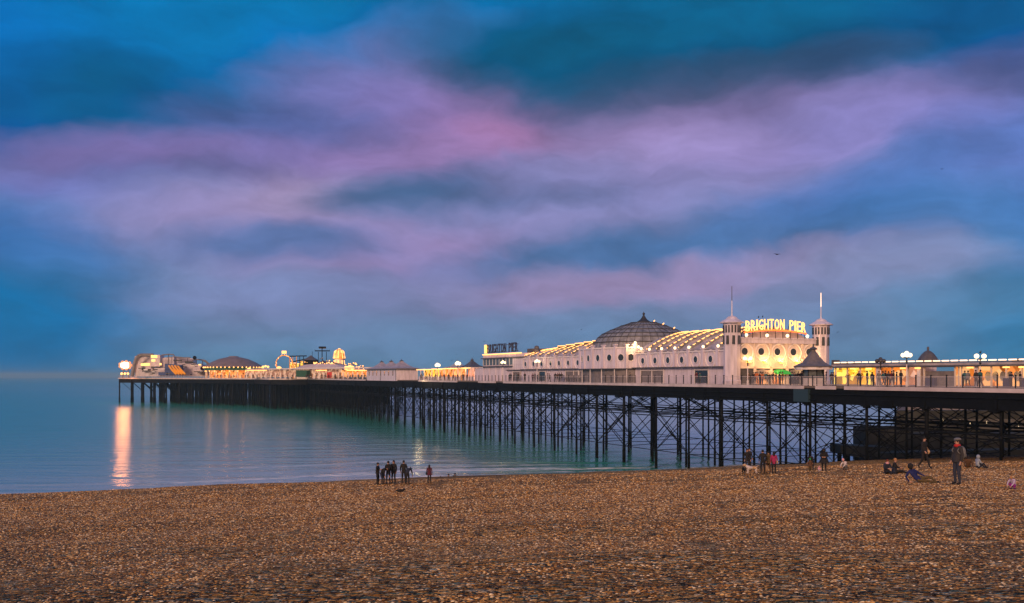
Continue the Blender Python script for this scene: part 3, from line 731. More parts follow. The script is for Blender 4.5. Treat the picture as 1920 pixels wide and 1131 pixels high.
S().box((sA-.3,T0+1.1,15.0),(sA-.12,TF-1.1,15.28)).build('lintel', M['wall_warm'], pal)
for t, mk in ((T0+5.2,'shutter'),(T0+8.,'green_lit'),(T0+10.8,'dark_roof')):
    vs = []
    for i in range(9):
        a = math.pi*i/8; vs.append((t-1.25*math.cos(a), 14.35+.55*math.sin(a)))
    S().add([(sA-.35,x,z) for x, z in vs]+[(sA-1.3,x,z-.15) for x, z in vs], [(i,i+1,10+i,9+i) for i in range(8)]+[tuple(range(9,18))]).build('awning', M[mk], pal)
lamp(W(sA-2.2,T0+6,14.7), 260, (1,.45,.14), .4, 'entrance_lamp', pal)
lamp(W(sA-2.0,T0+11,14.7), 130, (1,.55,.2), .4, 'entrance_lamp', pal)
# towers
def tower(t, s, zp, cap_lab, plit):
    c = W(s, t, DECK)
    tw = MB().lathe(c, [(1.28,0),(1.28,.5),(1.14,.6),(1.14,6.0),(1.2,8.1),(1.26,8.45)], 8, R(22.5)).build('tower', M['wall'], pal)
    fl = MB()
    for i in range(8):
        a = R(45*i)+R(0); rr_ = 1.17
        for off in (-.22,.22):
            x = c.x+rr_*.93*math.cos(a)-off*math.sin(a); y = c.y+rr_*.93*math.sin(a)+off*math.cos(a)
            fl.box((x-.10,y-.10,DECK+7.1),(x+.10,y+.10,DECK+8.1))
        x = c.x+rr_*.90*math.cos(a); y = c.y+rr_*.90*math.sin(a)
        fl.tube((x,y,DECK+5.5),(x,y,DECK+6.7),.22,8,.2)
    fl.build('louvre', M['glass'], tw)
    MB().lathe((c.x,c.y,DECK+8.4), [(1.3,0),(1.66,.02),(1.68,.12),(1.25,.38),(.85,.58),(.68,.78),(.5,.92),(.18,1.0),(.05,1.2)], 16).build('tower_cap', M['wall'], tw)
    MB().tube((c.x,c.y,DECK+9.3),(c.x,c.y,zp-2.),.07,6,.05).build('flagpole', M['trim'], tw)
    MB().tube((c.x,c.y,zp-2.),(c.x,c.y,zp),.05,6,.04).build('pole_tip', M['bulb_white'] if plit else M['ledge'], tw)
M['bulb_white'].cycles.emission_sampling = 'NONE'
tower(T0+.2, sA, 26.3, '', False); tower(TF-.4, sA, 25.9, '', True)

# the lit sign on the roof edge: letters on an arched frame
def glyph(ch, h, w_, depth, m, name, parent, T, off_=0.):
    cu = bpy.data.curves.new(name, 'FONT'); cu.body = ch; cu.size = 1.; cu.extrude = .001; cu.offset = off_; cu.resolution_u = 2
    tmp = bpy.data.objects.new('tmp', cu); col.objects.link(tmp)
    dg = bpy.context.evaluated_depsgraph_get(); me = bpy.data.meshes.new_from_object(tmp.evaluated_get(dg))
    bpy.data.objects.remove(tmp)
    xs_ = [v.co.x for v in me.vertices]; ys_ = [v.co.y for v in me.vertices]; x0, x1, y0, y1 = min(xs_), max(xs_), min(ys_), max(ys_)
    off = parent_loc(parent)
    for v in me.vertices:
        x = (v.co.x-x0)/(x1-x0)*w_; y = (v.co.y-y0)/(y1-y0)*h; d = depth if v.co.z > 0 else 0
        v.co = T(x, y, d)-off
    me.materials.clear(); me.materials.append(m)
    o = bpy.data.objects.new(name, me); col.objects.link(o); o.parent = parent; return o
TXT = [('B',1.),('R',1.),('I',.3),('G',1.),('H',1.),('T',.95),('O',1.05),('N',1.),(' ',.75),('P',.95),('I',.3),('E',.85),('R',1.)]
def letters(total, h, arch, T, m, parent, serif):
    ww = sum(w for _, w in TXT)+.28*(len(TXT)-1); k = total/ww; x = 0
    for ch, w in TXT:
        if ch != ' ':
            xc = (x+w*k/2)/total; dz = arch*(1-(2*xc-1)**2)
            TT_ = (lambda xx, dz_: (lambda a, y, d: T(xx+a, y+dz_, d)))(x, dz)
            g_ = glyph(ch, h, w*k, .12, m, 'letter', parent, TT_)
            if serif:                        # slab feet and heads like the painted letters
                mb = MB(lambda p, f=TT_: f(*p))
                for y in (0, h-.09*h):
                    mb.box((-.05*k, y, -.02), ((.3 if ch != 'I' else 1.05)*w*k, y+.06*h, .14))
                mb.build('serif', m, g_)
        x += (w+.28)*k
sg = thing('lit_roof_sign', W(sA-.2,T0+7,19.3), 'glowing warm yellow BRIGHTON PIER letters on an arched rail over the front facade', 'sign')
t0s, t1s = T0+2.0, T0+12.3
letters(t1s-t0s, 1.45, .4, lambda x, y, d: W(sA-.6-d, t0s+x, 20.05+y), M['letter_lit'], sg, False)
rail = S(); pts = [(sA-.6, t0s-.2+(t1s-t0s+.4)*i/16, 19.93+.4*(1-(2*i/16-1)**2)) for i in range(17)]
rail.path(pts, .10, 6).build('neon_rail', M['neon'], sg)
fr = S()
for i in range(9):
    t = t0s+(t1s-t0s)*i/8; z = 19.9+.4*(1-(2*i/8-1)**2)
    fr.tube((sA-.5,t,19.2),(sA-.5,t,z),.05,5).tube((sA-.4,t,z+1.2),(sA+1.6,t+.8,19.1),.04,5)
fr.build('strut', M['iron'], sg)
for k in range(4): lamp(W(sA-1.6,t0s+1.2+k*2.7,20.5), 35, (1,.52,.2), .3, 'sign_lamp', sg)
for k in range(4): S().ball((sA-.55,T0+2.2+k*3.5,19.6),.24,10).build('globe_light', M['globe'], sg, True)

# the two storey annex with the unlit sign
an = thing('pier_annex', W(s_of(945,T0),T0,DECK), 'two storey pale annex with a band of grey windows, below the unlit sign', 'building')
a_, b_ = sB+.02, s_of(905,T0)
S().box((a_,T0+.1,DECK),(b_,T0+10,16.3)).box((a_,T0+.1,17.75),(b_,T0+10,18.7)).box((a_,T0+.4,16.3),(b_-.3,T0+9.6,17.75)).build('wall', M['wall'], an)
bb_ = s_of(961,T0); S().box((a_,T0+.05,16.3),(bb_,T0+.4,17.75)).build('wall', M['wall'], an)
wn_ = S().box((bb_,T0+.12,16.32),(b_-.1,T0+.3,17.72)).build('window', M['grey_glass'], an)
mm = S(); n = 9
for i in range(n+1): x = bb_+(b_-bb_-.1)*i/n; mm.box((x-.07,T0+.04,16.3),(x+.07,T0+.14,17.74))
mm.build('mullion', M['white'], wn_)
S().box((a_-.0,T0-.35,17.75),(b_+.3,T0+.1,17.95)).box((bb_,T0-.6,15.95),(b_,T0+.1,16.12)).build('canopy_ledge', M['ledge'], an)
S().box((a_,T0-.4,15.1),(s_of(951,T0),T0+.1,15.25)).build('canopy_ledge', M['ledge'], an)
pp = S()
for u_ in (906,917,929,940,951): x = s_of(u_,T0); pp.box((x-.12,T0-.03,DECK),(x+.12,T0+.1,15.9))
pp.build('pilaster', M['wall'], an)
S().lathe((s_of(998,T0+2),T0+3,18.7), [(.9,0),(.9,.5),(.55,.9),(.5,1.3),(.2,1.5)], 8).build('vent', M['dark_roof'], an)
S().box((a_,T0+2,18.7),(s_of(972,T0),T0+9,19.6)).build('roof', M['dark_roof'], an)
s2 = thing('dark_roof_sign', W(s_of(940,T0),T0+.3,18.9), 'unlit dark BRIGHTON PIER letters above the annex with one bright end panel', 'sign')
sl = s_of(911.5,T0); sr = s_of(968.5,T0)
letters(sl-sr, 1.95, 0., lambda x, y, d: W(sl-x, T0+.3-d, 19.05+y), M['letter_dark'], s2, True)
S().box((sr,T0+.42,19.2),(sl,T0+.5,19.3)).box((sr,T0+.42,20.6),(sl,T0+.5,20.7)).build('frame', M['ledge'], s2)
S().box((sl+.1,T0-.1,19.0),(sl+.9,T0+.5,20.95)).build('end_panel', M['letter_lit'], s2)
S().box((s_of(978,T0),T0-.14,18.62),(s_of(905.5,T0),T0+.02,18.82)).build('light_strip', M['bulb'], s2)
# low wall west of the annex
lw = S().box((s_of(904,T0),T0+1,DECK),(s_of(883,T0),T0+1.6,15.6)).box((s_of(904,T0),T0+.95,15.6),(s_of(883,T0),T0+1.65,15.7)).build('screen_wall', M['wall'], None)
tag(lw, 'low blank pink wall beside the annex, between it and the food stalls', 'wall')

# ------------------------------------------------------------------ small buildings
def ogee(c, w, l, h, mat_, parent, name='roof', cap=True, n=4):
    """a swept pyramid roof standing on c (pier coordinates), half sizes w (along) and l (across)"""
    prof_ = [(1.12,0),(1.14,.06),(.86,.16),(.62,.32),(.44,.52),(.26,.76),(.14,.9),(.12,1.)]
    mb = S(); vs = []
    k = 1/math.cos(math.pi/n)
    for r, z in prof_:
        for i in range(n):
            a = 2*math.pi*(i+.5)/n; vs.append((c[0]+w*r*k*math.cos(a), c[1]+l*r*k*math.sin(a), c[2]+h*z))
    m_ = len(prof_); mb.add(vs, [(j*n+i, j*n+(i+1)%n, (j+1)*n+(i+1)%n, (j+1)*n+i) for j in range(m_-1) for i in range(n)]+[tuple(range(n)), tuple(range((m_-1)*n, m_*n))])
    o = mb.build(name, mat_, parent)
    if cap: S().lathe((c[0],c[1],c[2]+h), [(.16*min(w,l)+.1,0),(.2*min(w,l)+.12,.12),(.1,.35),(.06,.7)], 8).build('finial', M['dark_roof'], o)
    return o
# pink kiosk building with three swept roofs
kb = thing('pavilion', W(s_of(715,0),.1,DECK), 'pink pavilion with three swept pyramid roofs and a row of narrow dark windows', 'building')
a_, b_ = s_of(745,0), s_of(690,0)
S().box((a_,-.35,DECK-.3),(b_,6.,15.75)).build('wall', M['wall'], kb)
S().box((a_-.6,-.9,15.75),(b_+.5,6.4,15.98)).build('eaves', M['dark_roof'], kb)
for i in range(3): ogee((a_+(b_-a_)*(.17+.33*i),2.9,15.98), (b_-a_)/6.4, 3.1, 2.2, M['pale_roof'], kb)
for i in range(7):
    x = b_-(b_-a_)*(.09+.135*i); w = S().box((x-.35,-.42,14.0),(x+.35,-.3,15.45)).build('window', M['glass'], kb)
    S().box((x-.42,-.40,13.9),(x+.42,-.34,14.0)).build('sill', M['trim'], w)
dpv = S()
for x in (a_+.1, (a_+b_)/2): dpv.tube((x,-.45,12.6),(x,-.45,15.7),.06,6)
dpv.build('drainpipe', M['ledge'], kb)

# ogee shelter by the front
sh = thing('octagonal_shelter', W(s_of(1525,1.6),1.6,DECK), 'octagonal shelter with a swept grey roof standing in front of the right tower', 'shelter')
ss = s_of(1525,1.6)
ogee((ss,1.6,15.0), 1.95, 1.95, 2.1, mat('worn grey shelter roof', (.15,.14,.155), .6, noise_amt=.3), sh, 'roof', True, 8)
S().lathe((ss,1.6,14.72), [(2.15,0),(2.2,.28)], 16, R(11.25)).build('valance', M['trim'], sh)
S().lathe((ss,1.6,DECK), [(1.25,0),(1.25,.9)], 8, R(22.5)).build('base', M['trim'], sh)
S().lathe((ss,1.6,DECK+.9), [(1.18,0),(1.18,1.05)], 8, R(22.5)).build('glazing', M['grey_glass'], sh)
for i in range(8):
    a = R(22.5+45*i); x, y = ss+1.26*math.cos(a), 1.6+1.26*math.sin(a); S().tube((x,y,DECK),(x,y,14.72),.07,6).build('post', M['post'], sh)
S().box((ss-1.3,-.3,10.9),(ss+1.3,.05,12.4)).build('bracket', mat('teal painted iron', (.02,.05,.07), .6), sh)

# right-hand covered arcade
ar = thing('covered_arcade', W(s_of(1740,8),8,DECK), 'long low covered arcade lit orange and yellow inside, along the landward deck', 'building')
se = s_of(1562,8); zt = 15.42
S().box((46,7.6,14.98),(se,13.5,15.12)).build('soffit', M['dark_roof'], ar)
S().box((46,7.7,15.14),(se,13.4,15.38)).build('roof', M['pale_roof'], ar)
for u1, u2, mk in ((1564,1640,'lit_yellow'),(1640,1700,'lit_orange'),(1700,1724,'pale_lit'),(1790,1850,'lit_orange'),(1850,1990,'lit_orange')):
    S().box((s_of(u2,10.5),10.5,DECK+.1),(s_of(u1,10.5),10.6,14.97)).build('back_wall', M[mk], ar)
S().box((s_of(1790,8.6),8.6,DECK),(s_of(1733,8.6),8.75,14.5)).build('shutter_front', M['shutter'], ar)
for u_ in (1566,1588,1612,1645,1672,1702,1722,1732,1790,1797,1803,1830,1858,1886,1915,1950):
    s = s_of(u_,8); w_ = .22 if u_ in (1645,1722,1830) else .07
    S().box((s-w_,8,DECK),(s+w_,8.16,14.98)).build('column', M['trim'] if w_ > .1 else M['wall_warm'], ar)
k = 0; s = se-.5
while s > 48:
    S().tube((s,7.75,15.62),(s-.92,7.75,15.62),.07,6).build('strip_light', M['bulb_white'], ar); s -= 1.2
S().box((46,7.70,15.4),(se,7.78,15.5)).build('light_rail', M['ledge'], ar)
for u_ in (1600,1630,1694,1722,1820,1888,1918):
    s = s_of(u_,8); o = S().box((s-.35,7.8,14.78),(s+.35,8.0,14.93)).build('ceiling_light', M['bulb'], ar)
for u_ in (1600,1660,1710,1830,1900): lamp(W(s_of(u_,9),9,14.5), 45, (1,.5,.15), .3, 'arcade_lamp', ar)
S().tube((s_of(1640,9.5),9.4,14.5),(s_of(1566,9.5),9.4,14.6),.14,6).build('fluorescent_tube', M['lit_yellow'], ar)
for u_, dr in ((1852,.35),(1866,.35),(1880,.35),(1893,.35),(1906,.35)):
    s = s_of(u_,10.3); disc(S(), (s,10.35,13.95), .36, 's', .04, 16, .52).build('oval_mirror', mat('pale oval mirror', (.5,.5,.52), .2), ar)
for u1, u2 in ((1734,1752),(1880,1893),(1912,1925)):
    S().box((s_of(u2,7.2),7.2,DECK),(s_of(u1,7.2),7.6,DECK+.95)).build('counter', M['navy'], ar)
for u_, h in ((1582,.35),(1603,.25),(1905,.35),(1565,.6)):
    s = s_of(u_,9); S().box((s-.35,8.8,15.38),(s+.35,9.5,15.38+h)).build('vent', M['dark_roof'], ar)
# cupola behind the arcade
cp = thing('cupola_kiosk', W(s_of(1740,15),15,DECK), 'small kiosk with a dark bell-shaped cupola rising behind the covered arcade', 'kiosk')
sc0 = s_of(1740,15)
S().lathe((sc0,15.,DECK), [(1.,0),(1.,2.7)], 8, R(22.5)).build('wall', M['wall'], cp)
S().lathe((sc0,15.,DECK+2.7), [(1.35,0),(1.25,.25),(1.05,.6),(.75,1.05),(.42,1.38),(.12,1.55),(.1,1.62),(.14,1.7),(.12,1.95),(.03,2.)], 16).build('roof', M['dark_roof'], cp, False)

# street lamps with glass globes
def globe_lamp(u, vg, t, lit, n, lab, dark_post=False, r=.24):
    s = s_of(u, t); zg = zat(vg, s, t); c = W(s, t, DECK)
    o = thing('globe_lamp', c, lab, 'street lamp', 'globe lamps along the pier deck')
    MB().lathe(c, [(.14,0),(.14,.5),(.07,.6),(.055,zg-DECK-1.0)], 8).build('post', M['trim'], o)
    a = MB().lathe((c.x,c.y,zg-1.0), [(.1,0),(.07,.2),(.13,.3),(.06,.4),(.05,.8)], 8)
    offs = [(0,0,.12)] if n == 1 else []
    for i in range(n):
        an_ = 2*math.pi*i/n+.2; offs.append((.42*math.cos(an_), .42*math.sin(an_), 0))
    if n == 3: offs.append((0,0,.2))
    for x, y, z in offs: a.tube((c.x,c.y,zg-.38),(c.x+x,c.y+y,zg-.22+z),.035,5)
    a.build('bracket', M['post'], o)
    for x, y, z in offs: MB().ball((c.x+x,c.y+y,zg+z), r, 12).build('globe', M['globe'] if lit else M['globe_off'], o, True)
    if lit: lamp((c.x, c.y-.0, zg+.7), 60, (1,.66,.36), .4, 'globe_glow', o)
    return o
globe_lamp(1700,666,5.,True,3,'lit globe lamp just left of the dark cupola on the arcade')
globe_lamp(1838,668,5.,True,2,'lit globe lamp nearest the right edge, a bird on top')
globe_lamp(1651,677,5.,False,3,'unlit globe lamp above the covered arcade, with dark bowls')
globe_lamp(1122,676,1.0,True,3,'lit globe lamp in front of the domed drum of the hall')
globe_lamp(1007,678,1.0,True,3,'lit globe lamp before the ribbed roof, between annex and dome')
globe_lamp(943,680,1.0,True,3,'lit globe lamp in front of the annex windows')
globe_lamp(1402,672,.9,True,2,'lit globe lamp at the foot of the left tower')
globe_lamp(858,682,2.5,True,3,'lit globe lamp just left of the dark swept roof by the low wall',r=.4)
globe_lamp(820,685,2.5,True,3,'lit globe lamp above the food stalls beside the pink pavilion',r=.4)

# food stalls between the pavilion and the annex
def stall(u1, u2, t, vtop, matw, lab, roof=None, rv=None, grp=None):
    s1_, s2_ = s_of(u2,t), s_of(u1,t); z1 = zat(vtop, (s1_+s2_)/2, t)
    o = thing('food_stall', W((s1_+s2_)/2,t,DECK), lab, 'stall', grp)
    S().box((s1_,t+1.6,DECK),(s2_,t+1.75,z1)).build('back_wall', M[matw], o)
    S().box((s1_,t,DECK),(s2_,t+.3,DECK+.95)).build('counter', M['wall'], o)
    S().box((s1_-.2,t-.6,z1),(s2_+.2,t+3,z1+.16)).build('canopy', M['trim'], o)
    S().tube((s1_,t-.62,z1-.06),(s2_,t-.62,z1-.06),.1,5).build('strip_light', M['bulb'], o)
    n = max(2, int((s2_-s1_)/3.))
    for i in range(n+1): x = s1_+(s2_-s1_)*i/n; S().tube((x,t-.4,DECK),(x,t-.4,z1),.09,6).build('post', M['trim'], o)
    if roof: ogee(((s1_+s2_)/2,t+1.3,z1+.16), (s2_-s1_)/2.3, 1.8, zat(rv,(s1_+s2_)/2,t)-z1, M[roof], o)
    lamp(W((s1_+s2_)/2,t-.8,z1-.5), 70, (1,.52,.16), .4, 'stall_lamp', o)
    return o
G1 = 'lit stalls along the seaward deck'
stall(785,812,4.,693,'lit_yellow','yellow lit stall touching the right wall of the pink pavilion',grp=G1)
stall(813,835,4.,692,'lit_orange','lit stall with flat white canopy left of the small grey roof',grp=G1)
stall(836,862,4.,691,'lit_orange','lit stall under the small grey swept roof, next to the bright globe lamp','roof',681,G1)
stall(866,886,5.,690,'pale_lit','dim stall under the dark swept roof beside the low pink wall','dark_roof',677,G1)
lamp(W(s_of(795,0),-1.6,13.9), 420, (1,.75,.38), .5, 'stall_floodlight', None).name = 'floodlight'
for o in [x for x in bpy.data.objects if x.name == 'floodlight']: tag(o, 'warm floodlight over the pier edge beside the pink pavilion', 'light')
flags = [(797,'navy'),(806,'navy')]
for k, (u_, mk) in enumerate(flags):
    s = s_of(u_,3.5); o = S().tube((s,3.5,DECK),(s,3.5,15.9),.05,5).mi(1).box((s-.55,3.48,14.9),(s+.05,3.54,15.8)).build('banner', [M['post'], M[mk]])
    tag(o, ['dark square banner above the stall nearest the pink pavilion','dark square banner over the stalls, second from the pink pavilion'][k], 'banner')

# ------------------------------------------------------------------ the seaward end: fairground
def P(u, v, Y): return at(u, v, Y)
def px(Y): return Y/F
YR = 462
# arcade row with lit fascia
row = thing('arcade_row', P(560,706,400), 'row of low stalls with white columns and a glowing fascia below the marquee', 'building')
def rowbox(u1, u2, Y1, Y2, v0, v1, mk, name, par, th=.3):
    a_, b_ = P(u1,v0,Y1), P(u2,v0,Y2); z1 = P(u1,v1,Y1).z; z0 = max(DECK, a_.z)
    d = (b_-a_); d.z = 0; d.normalize(); n_ = Vector((-d.y,d.x,0))
    if n_.y < 0: n_ = -n_
    q_ = [a_, b_, b_+n_*th, a_+n_*th]
    return MB().prism([(p.x,p.y) for p in q_], z0, z1).build(name, M[mk], par)
rowbox(462,640,425,354.5,707,694,'dim_lit','back_wall',row)
rowbox(640,690,354.5,335,707,694,'lit_orange','back_wall',row)
rowbox(535,556,394,386,695.5,694,'bulb','fascia_light',row,.4)
rowbox(592,612,371,363.5,695.5,694,'bulb','fascia_light',row,.4)
rowbox(650,692,348,332,695.5,693.8,'bulb','fascia_light',row,.4)
rowbox(462,500,422.5,407.5,695.5,694.3,'bulb','fascia_light',row,.4)
rowbox(460,692,423,332,693.4,691.8,'trim','canopy',row,5)
for i in range(26):
    f = i/25; u_ = 463+f*226; Y = 422-f*89; p = P(u_,706,Y); MB().box((p.x-.28,p.y-.5,DECK),(p.x+.28,p.y-.1,15.2)).build('column', M['trim'], row)
for u_, Y in ((500,408),(560,385),(655,345)): lamp(P(u_,697,Y)+Vector((1,3.5,.3)), 60, (1,.5,.16), .5, 'arcade_lamp', row)
# white marquee
mq = thing('marquee', P(600,706,395), 'large white tent roof spread below the helter skelter', 'marquee')
mb = MB(); a_ = P(546,693,400); b_ = P(662,693,372); n_ = 24
pts = [(u_, v_) for u_, v_ in ((545,693),(560,688),(572,684),(590,682.5),(612,682.5),(630,683.5),(640,687),(650,690),(664,693))]
f0 = [P(u_, v_, 400-28*(u_-545)/119) for u_, v_ in pts]; f1 = [P(u_, 694, 400-28*(u_-545)/119)-Vector((0,4,0)) for u_, v_ in pts]; f2 = [p+Vector((4,14,0)) for p in f1]
m_ = len(pts); mb.add(f1+f0+[p+Vector((2,3,0)) for p in f0]+f2, [(j*m_+i, j*m_+i+1, (j+1)*m_+i+1, (j+1)*m_+i) for j in range(3) for i in range(m_-1)])
mb.build('canopy', M['canvas'], mq)
pm_ = MB()
for p in f1[::2]: pm_.tube((p.x,p.y,DECK),(p.x,p.y,p.z),.12,5)
pm_.build('pole', M['trim'], mq)
pk = P(604,684,395); MB().tube((pk.x,pk.y,DECK),(pk.x,pk.y,17.9),.15,5).build('centre_pole', M['ledge'], mq)
# helter skelter
hs_ = thing('helter_skelter', P(636,706,400), 'tall lit helter skelter tower with a round glowing dome', 'fairground ride')
c = P(636,706,400); c.z = DECK
MB().lathe(c, [(2.9,0),(2.1,6),(1.9,8.2)], 16).build('tower', M['wall_warm'], hs_)
MB().lathe((c.x,c.y,DECK+8.2), [(2.3,0),(2.4,.3),(2.2,2.),(1.7,3.2),(.9,3.9),(.1,4.2)], 16).build('dome', M['lit_orange'], hs_, True)
sl_ = MB()
pts = [(c.x+(2.2+.16*i/8)*math.cos(.4*i), c.y+(2.2+.16*i/8)*math.sin(.4*i), DECK+8.4-.2*i) for i in range(40)]
for p, q_ in zip(pts, pts[1:]): sl_.tube(p, q_, .35, 6)
sl_.build('slide', M['dark_roof'], hs_)
bl = MB()
for k in range(8):
    a = 2*math.pi*k/8; bl.path([(c.x+2.45*math.cos(a),c.y+2.45*math.sin(a),DECK+8.4),(c.x+1.9*math.cos(a),c.y+1.9*math.sin(a),DECK+11.3),(c.x,c.y,DECK+12.45)], .16, 5)
    bl.tube((c.x+3.1*math.cos(a),c.y+3.1*math.sin(a),DECK+.3),(c.x+2.1*math.cos(a),c.y+2.1*math.sin(a),DECK+7.6),.13,5)
bl.build('festoon_light', M['bulb'], hs_)
lamp((c.x-1,c.y-5,DECK+7), 350, (1,.5,.2), .5, 'ride_lamp', hs_)
# lit ride behind the marquee with sign frame
cl2 = thing('crazy_mouse_coaster', P(640,706,440), 'tangle of dark lattice struts with scattered bulbs behind the amber ride', 'fairground ride')
fr_ = MB(); bl = MB()
for k in range(46):
    u_ = random.uniform(545,682); v_ = 690-random.uniform(0,1)**1.5*(20 if 560 < u_ < 640 else 9); Y = random.uniform(428,446)
    a_ = P(u_, v_, Y); fr_.tube((a_.x,Y,DECK),a_,.12,4)
    b_ = P(u_+random.uniform(4,14), v_+random.uniform(-2,6), Y); fr_.tube(a_, b_, .16, 4)
    for j in range(3):
        q_ = a_.lerp(b_, random.random()); bl.ball((q_.x,q_.y-.4,q_.z+.3), random.uniform(.12,.3), 6)
fr_.build('frame', M['dark_roof'], cl2); bl.build('festoon_light', M['bulb'], cl2)
rd = thing('carousel_ride', P(606,706,415), 'glowing amber ride with bulbs above the white marquee', 'fairground ride')
c = P(606,706,415); c.z = DECK
MB().lathe(c, [(5.,0),(5.,4.6)], 16).build('drum', M['pale_lit'], rd)
MB().lathe((c.x,c.y,DECK+4.6), [(6.2,0),(6.1,.5),(3.4,1.7),(1.4,2.5),(.3,3.2)], 16).build('canopy', M['dark_roof'], rd)
bl = MB()
for k in range(26):
    a = 2*math.pi*k/26; bl.ball((c.x+6.2*math.cos(a),c.y+6.2*math.sin(a),DECK+4.8), .3, 6)
    bl.ball((c.x+3.9*math.cos(a*1.),c.y+3.9*math.sin(a),DECK+6.2+.3*(k%3)), .28, 6)
    if k % 2: bl.ball((c.x+5.3*math.cos(a),c.y+5.3*math.sin(a),DECK+3.2+.4*(k%4)), .24, 6)
bl.build('festoon_light', M['bulb'], rd)
lamp((c.x,c.y-9,DECK+5), 350, (1,.5,.18), .5, 'ride_lamp', rd)
sf_ = thing('gantry_frame', P(604,706,425), 'dark lattice gantry with small sign boards above the amber ride', 'gantry')
g_ = MB()
for u1, u2, v1, v2, w_ in ((604,604,706,651,.2),(591,618,658,658,.25),(597,597,684,660,.15),(612,612,684,660,.15),(598,611,651,651,.3),(591,591,659,656,.12),(618,618,659,656,.12),(598,598,653,650,.12),(611,611,653,650,.12)):
    g_.tube(P(u1,v1,425), P(u2,v2,425), w_, 5)
g_.build('frame', M['iron'], sf_)
MB().box((P(598,651,425).x,425.2,P(598,654,425).z),(P(611,651,425).x,425.5,P(598,650,425).z)).build('board', M['ledge'], sf_)
# big hut, coaster, ring
ht = thing('ride_hut', P(583,706,430), 'tall dark timber hut with a peaked roof left of the gantry', 'hut')
c = P(583,706,430); c.z = DECK
MB().box((c.x-2.6,c.y-2,DECK),(c.x+2.6,c.y+3,17.9+3.)).build('wall', M['iron'], ht)
MB().lathe((c.x,c.y,20.9), [(4.2,0),(1.8,1.2),(.2,2.2)], 4, R(45)).build('roof', M['dark_roof'], ht)
MB().tube((c.x+.6,c.y,22.8),(c.x+.6,c.y,24.9),.1,5).build('spike', M['iron'], ht)
rc = thing('roller_coaster', P(560,706,435), 'dark roller coaster track on posts with yellow lit panels', 'fairground ride')
tr = MB()
tk = [(543,668),(552,668),(562,667.5),(575,667.5)]; tk2 = [(545,680),(556,677),(566,675),(574,673)]
for L_ in (tk, tk2):
    for (u1,v1),(u2,v2) in zip(L_, L_[1:]): tr.tube(P(u1,v1,435), P(u2,v2,435), .25, 5).tube(P(u1,v1,437), P(u2,v2,437), .25, 5)
tr.build('track', M['iron'], rc)
for u_ in (543,549,556,562,569): MB().tube(P(u_,706,435), P(u_,668,435), .16, 5).build('post', M['yellow'] if u_ < 560 else M['iron'], rc)
for (u1,u2,v0,v1,mk) in ((544,560,692,682,'lit_yellow'),(563,568,686,677,'lit_yellow')):
    a_, b_ = P(u1,v0,436), P(u2,v1,436); MB().box((a_.x,436,a_.z),(b_.x,436.6,b_.z)).build('panel', M[mk], rc)
lg = thing('lit_ring_ride', P(533,706,430), 'upright ring of yellow bulbs with a bright white box on top', 'fairground ride')
c = P(533,684,430)
g_ = MB(); pts = [(c.x+3.6*math.cos(a), c.y, c.z+.6+3.6*math.sin(a)) for a in [R(-60+300*i/24) for i in range(25)]]
g_.path(pts, .22, 6); g_.build('ring', M['yellow'], lg)
bl = MB()
for p in pts: bl.ball((p[0]+random.uniform(-.3,.3),p[1]-.5,p[2]+random.uniform(-.3,.3)), random.uniform(.1,.24), 6)
bl.build('bulbs', M['bulb'], lg)
for sx_2 in (-4.2, 4.2): MB().tube((c.x+sx_2,c.y,DECK),(c.x+sx_2*.8,c.y,c.z-2),.35,5).build('leg', M['yellow'], lg)
MB().box((c.x-1.,c.y-.5,c.z+5.),(c.x+.9,c.y+.5,c.z+6.2)).build('light_box', M['letter_lit'], lg)
lamp((c.x,c.y-6,c.z), 200, (1,.6,.25), .5, 'ride_lamp', lg)
for k, (u_, v_, w_, h_, lab) in enumerate(((498,688,16,4,'bright floodlit sign board left of the lit ring'),(467,692,7,3,'small bright sign board right of the domed tent'),(523,690,8,4,'small bright board at the foot of the lit ring'),(655,690,18,6,'bright lamp cluster at the right end of the marquee'))):
    p = P(u_, v_, 428 if k < 3 else 372); mb = MB()
    for j in range(3): mb.ball((p.x+(j-1)*w_*.07, p.y, p.z+.25*(j%2)), h_*.13, 8)
    o = mb.mi(1).tube((p.x,p.y,DECK),(p.x,p.y,p.z),.12,5).build('light_cluster', [M['letter_lit'], M['post']]); tag(o, lab, 'light')
    if k in (0,3): lamp(p-Vector((0,3,0)), 200, (1,.6,.28), .6, 'cluster_glow', o)
# green kiosk, red banner, dark tent
gk = thing('green_kiosk', P(568,706,372), 'dark green box kiosk standing among the crowd below the marquee', 'kiosk')
a_, b_ = P(556,703,372), P(576,695,372); MB().box((a_.x,372,DECK),(b_.x,375,DECK+.9)).build('counter', M['trim'], gk)
MB().prism([(a_.x,371),(b_.x,371),(b_.x+1.,373),(b_.x,375),(a_.x,375)], DECK+.9, b_.z+.1).build('canopy', M['green'], gk)
rk = thing('red_banner', P(618,706,360), 'bright red upright banner in front of the marquee', 'banner')
p = P(618,706,360); MB().box((p.x-.9,360,13.2),(p.x+.8,360.2,15.3)).build('cloth', M['red'], rk); MB().tube((p.x-1,360.1,DECK),(p.x-1,360.1,15.5),.08,5).build('pole', M['post'], rk)
dt_ = thing('dark_tent', P(641,706,362), 'small navy peaked tent right of the red banner', 'tent')
p = P(641,706,362); MB().lathe((p.x,p.y,14.8), [(2.2,0),(1.,1.1),(.1,2.3)], 6).build('canopy', M['navy'], dt_)
for dx in (-1.7,1.7): MB().tube((p.x+dx,p.y-.5,DECK),(p.x+dx,p.y-.5,15),.08,5).build('pole', M['trim'], dt_)

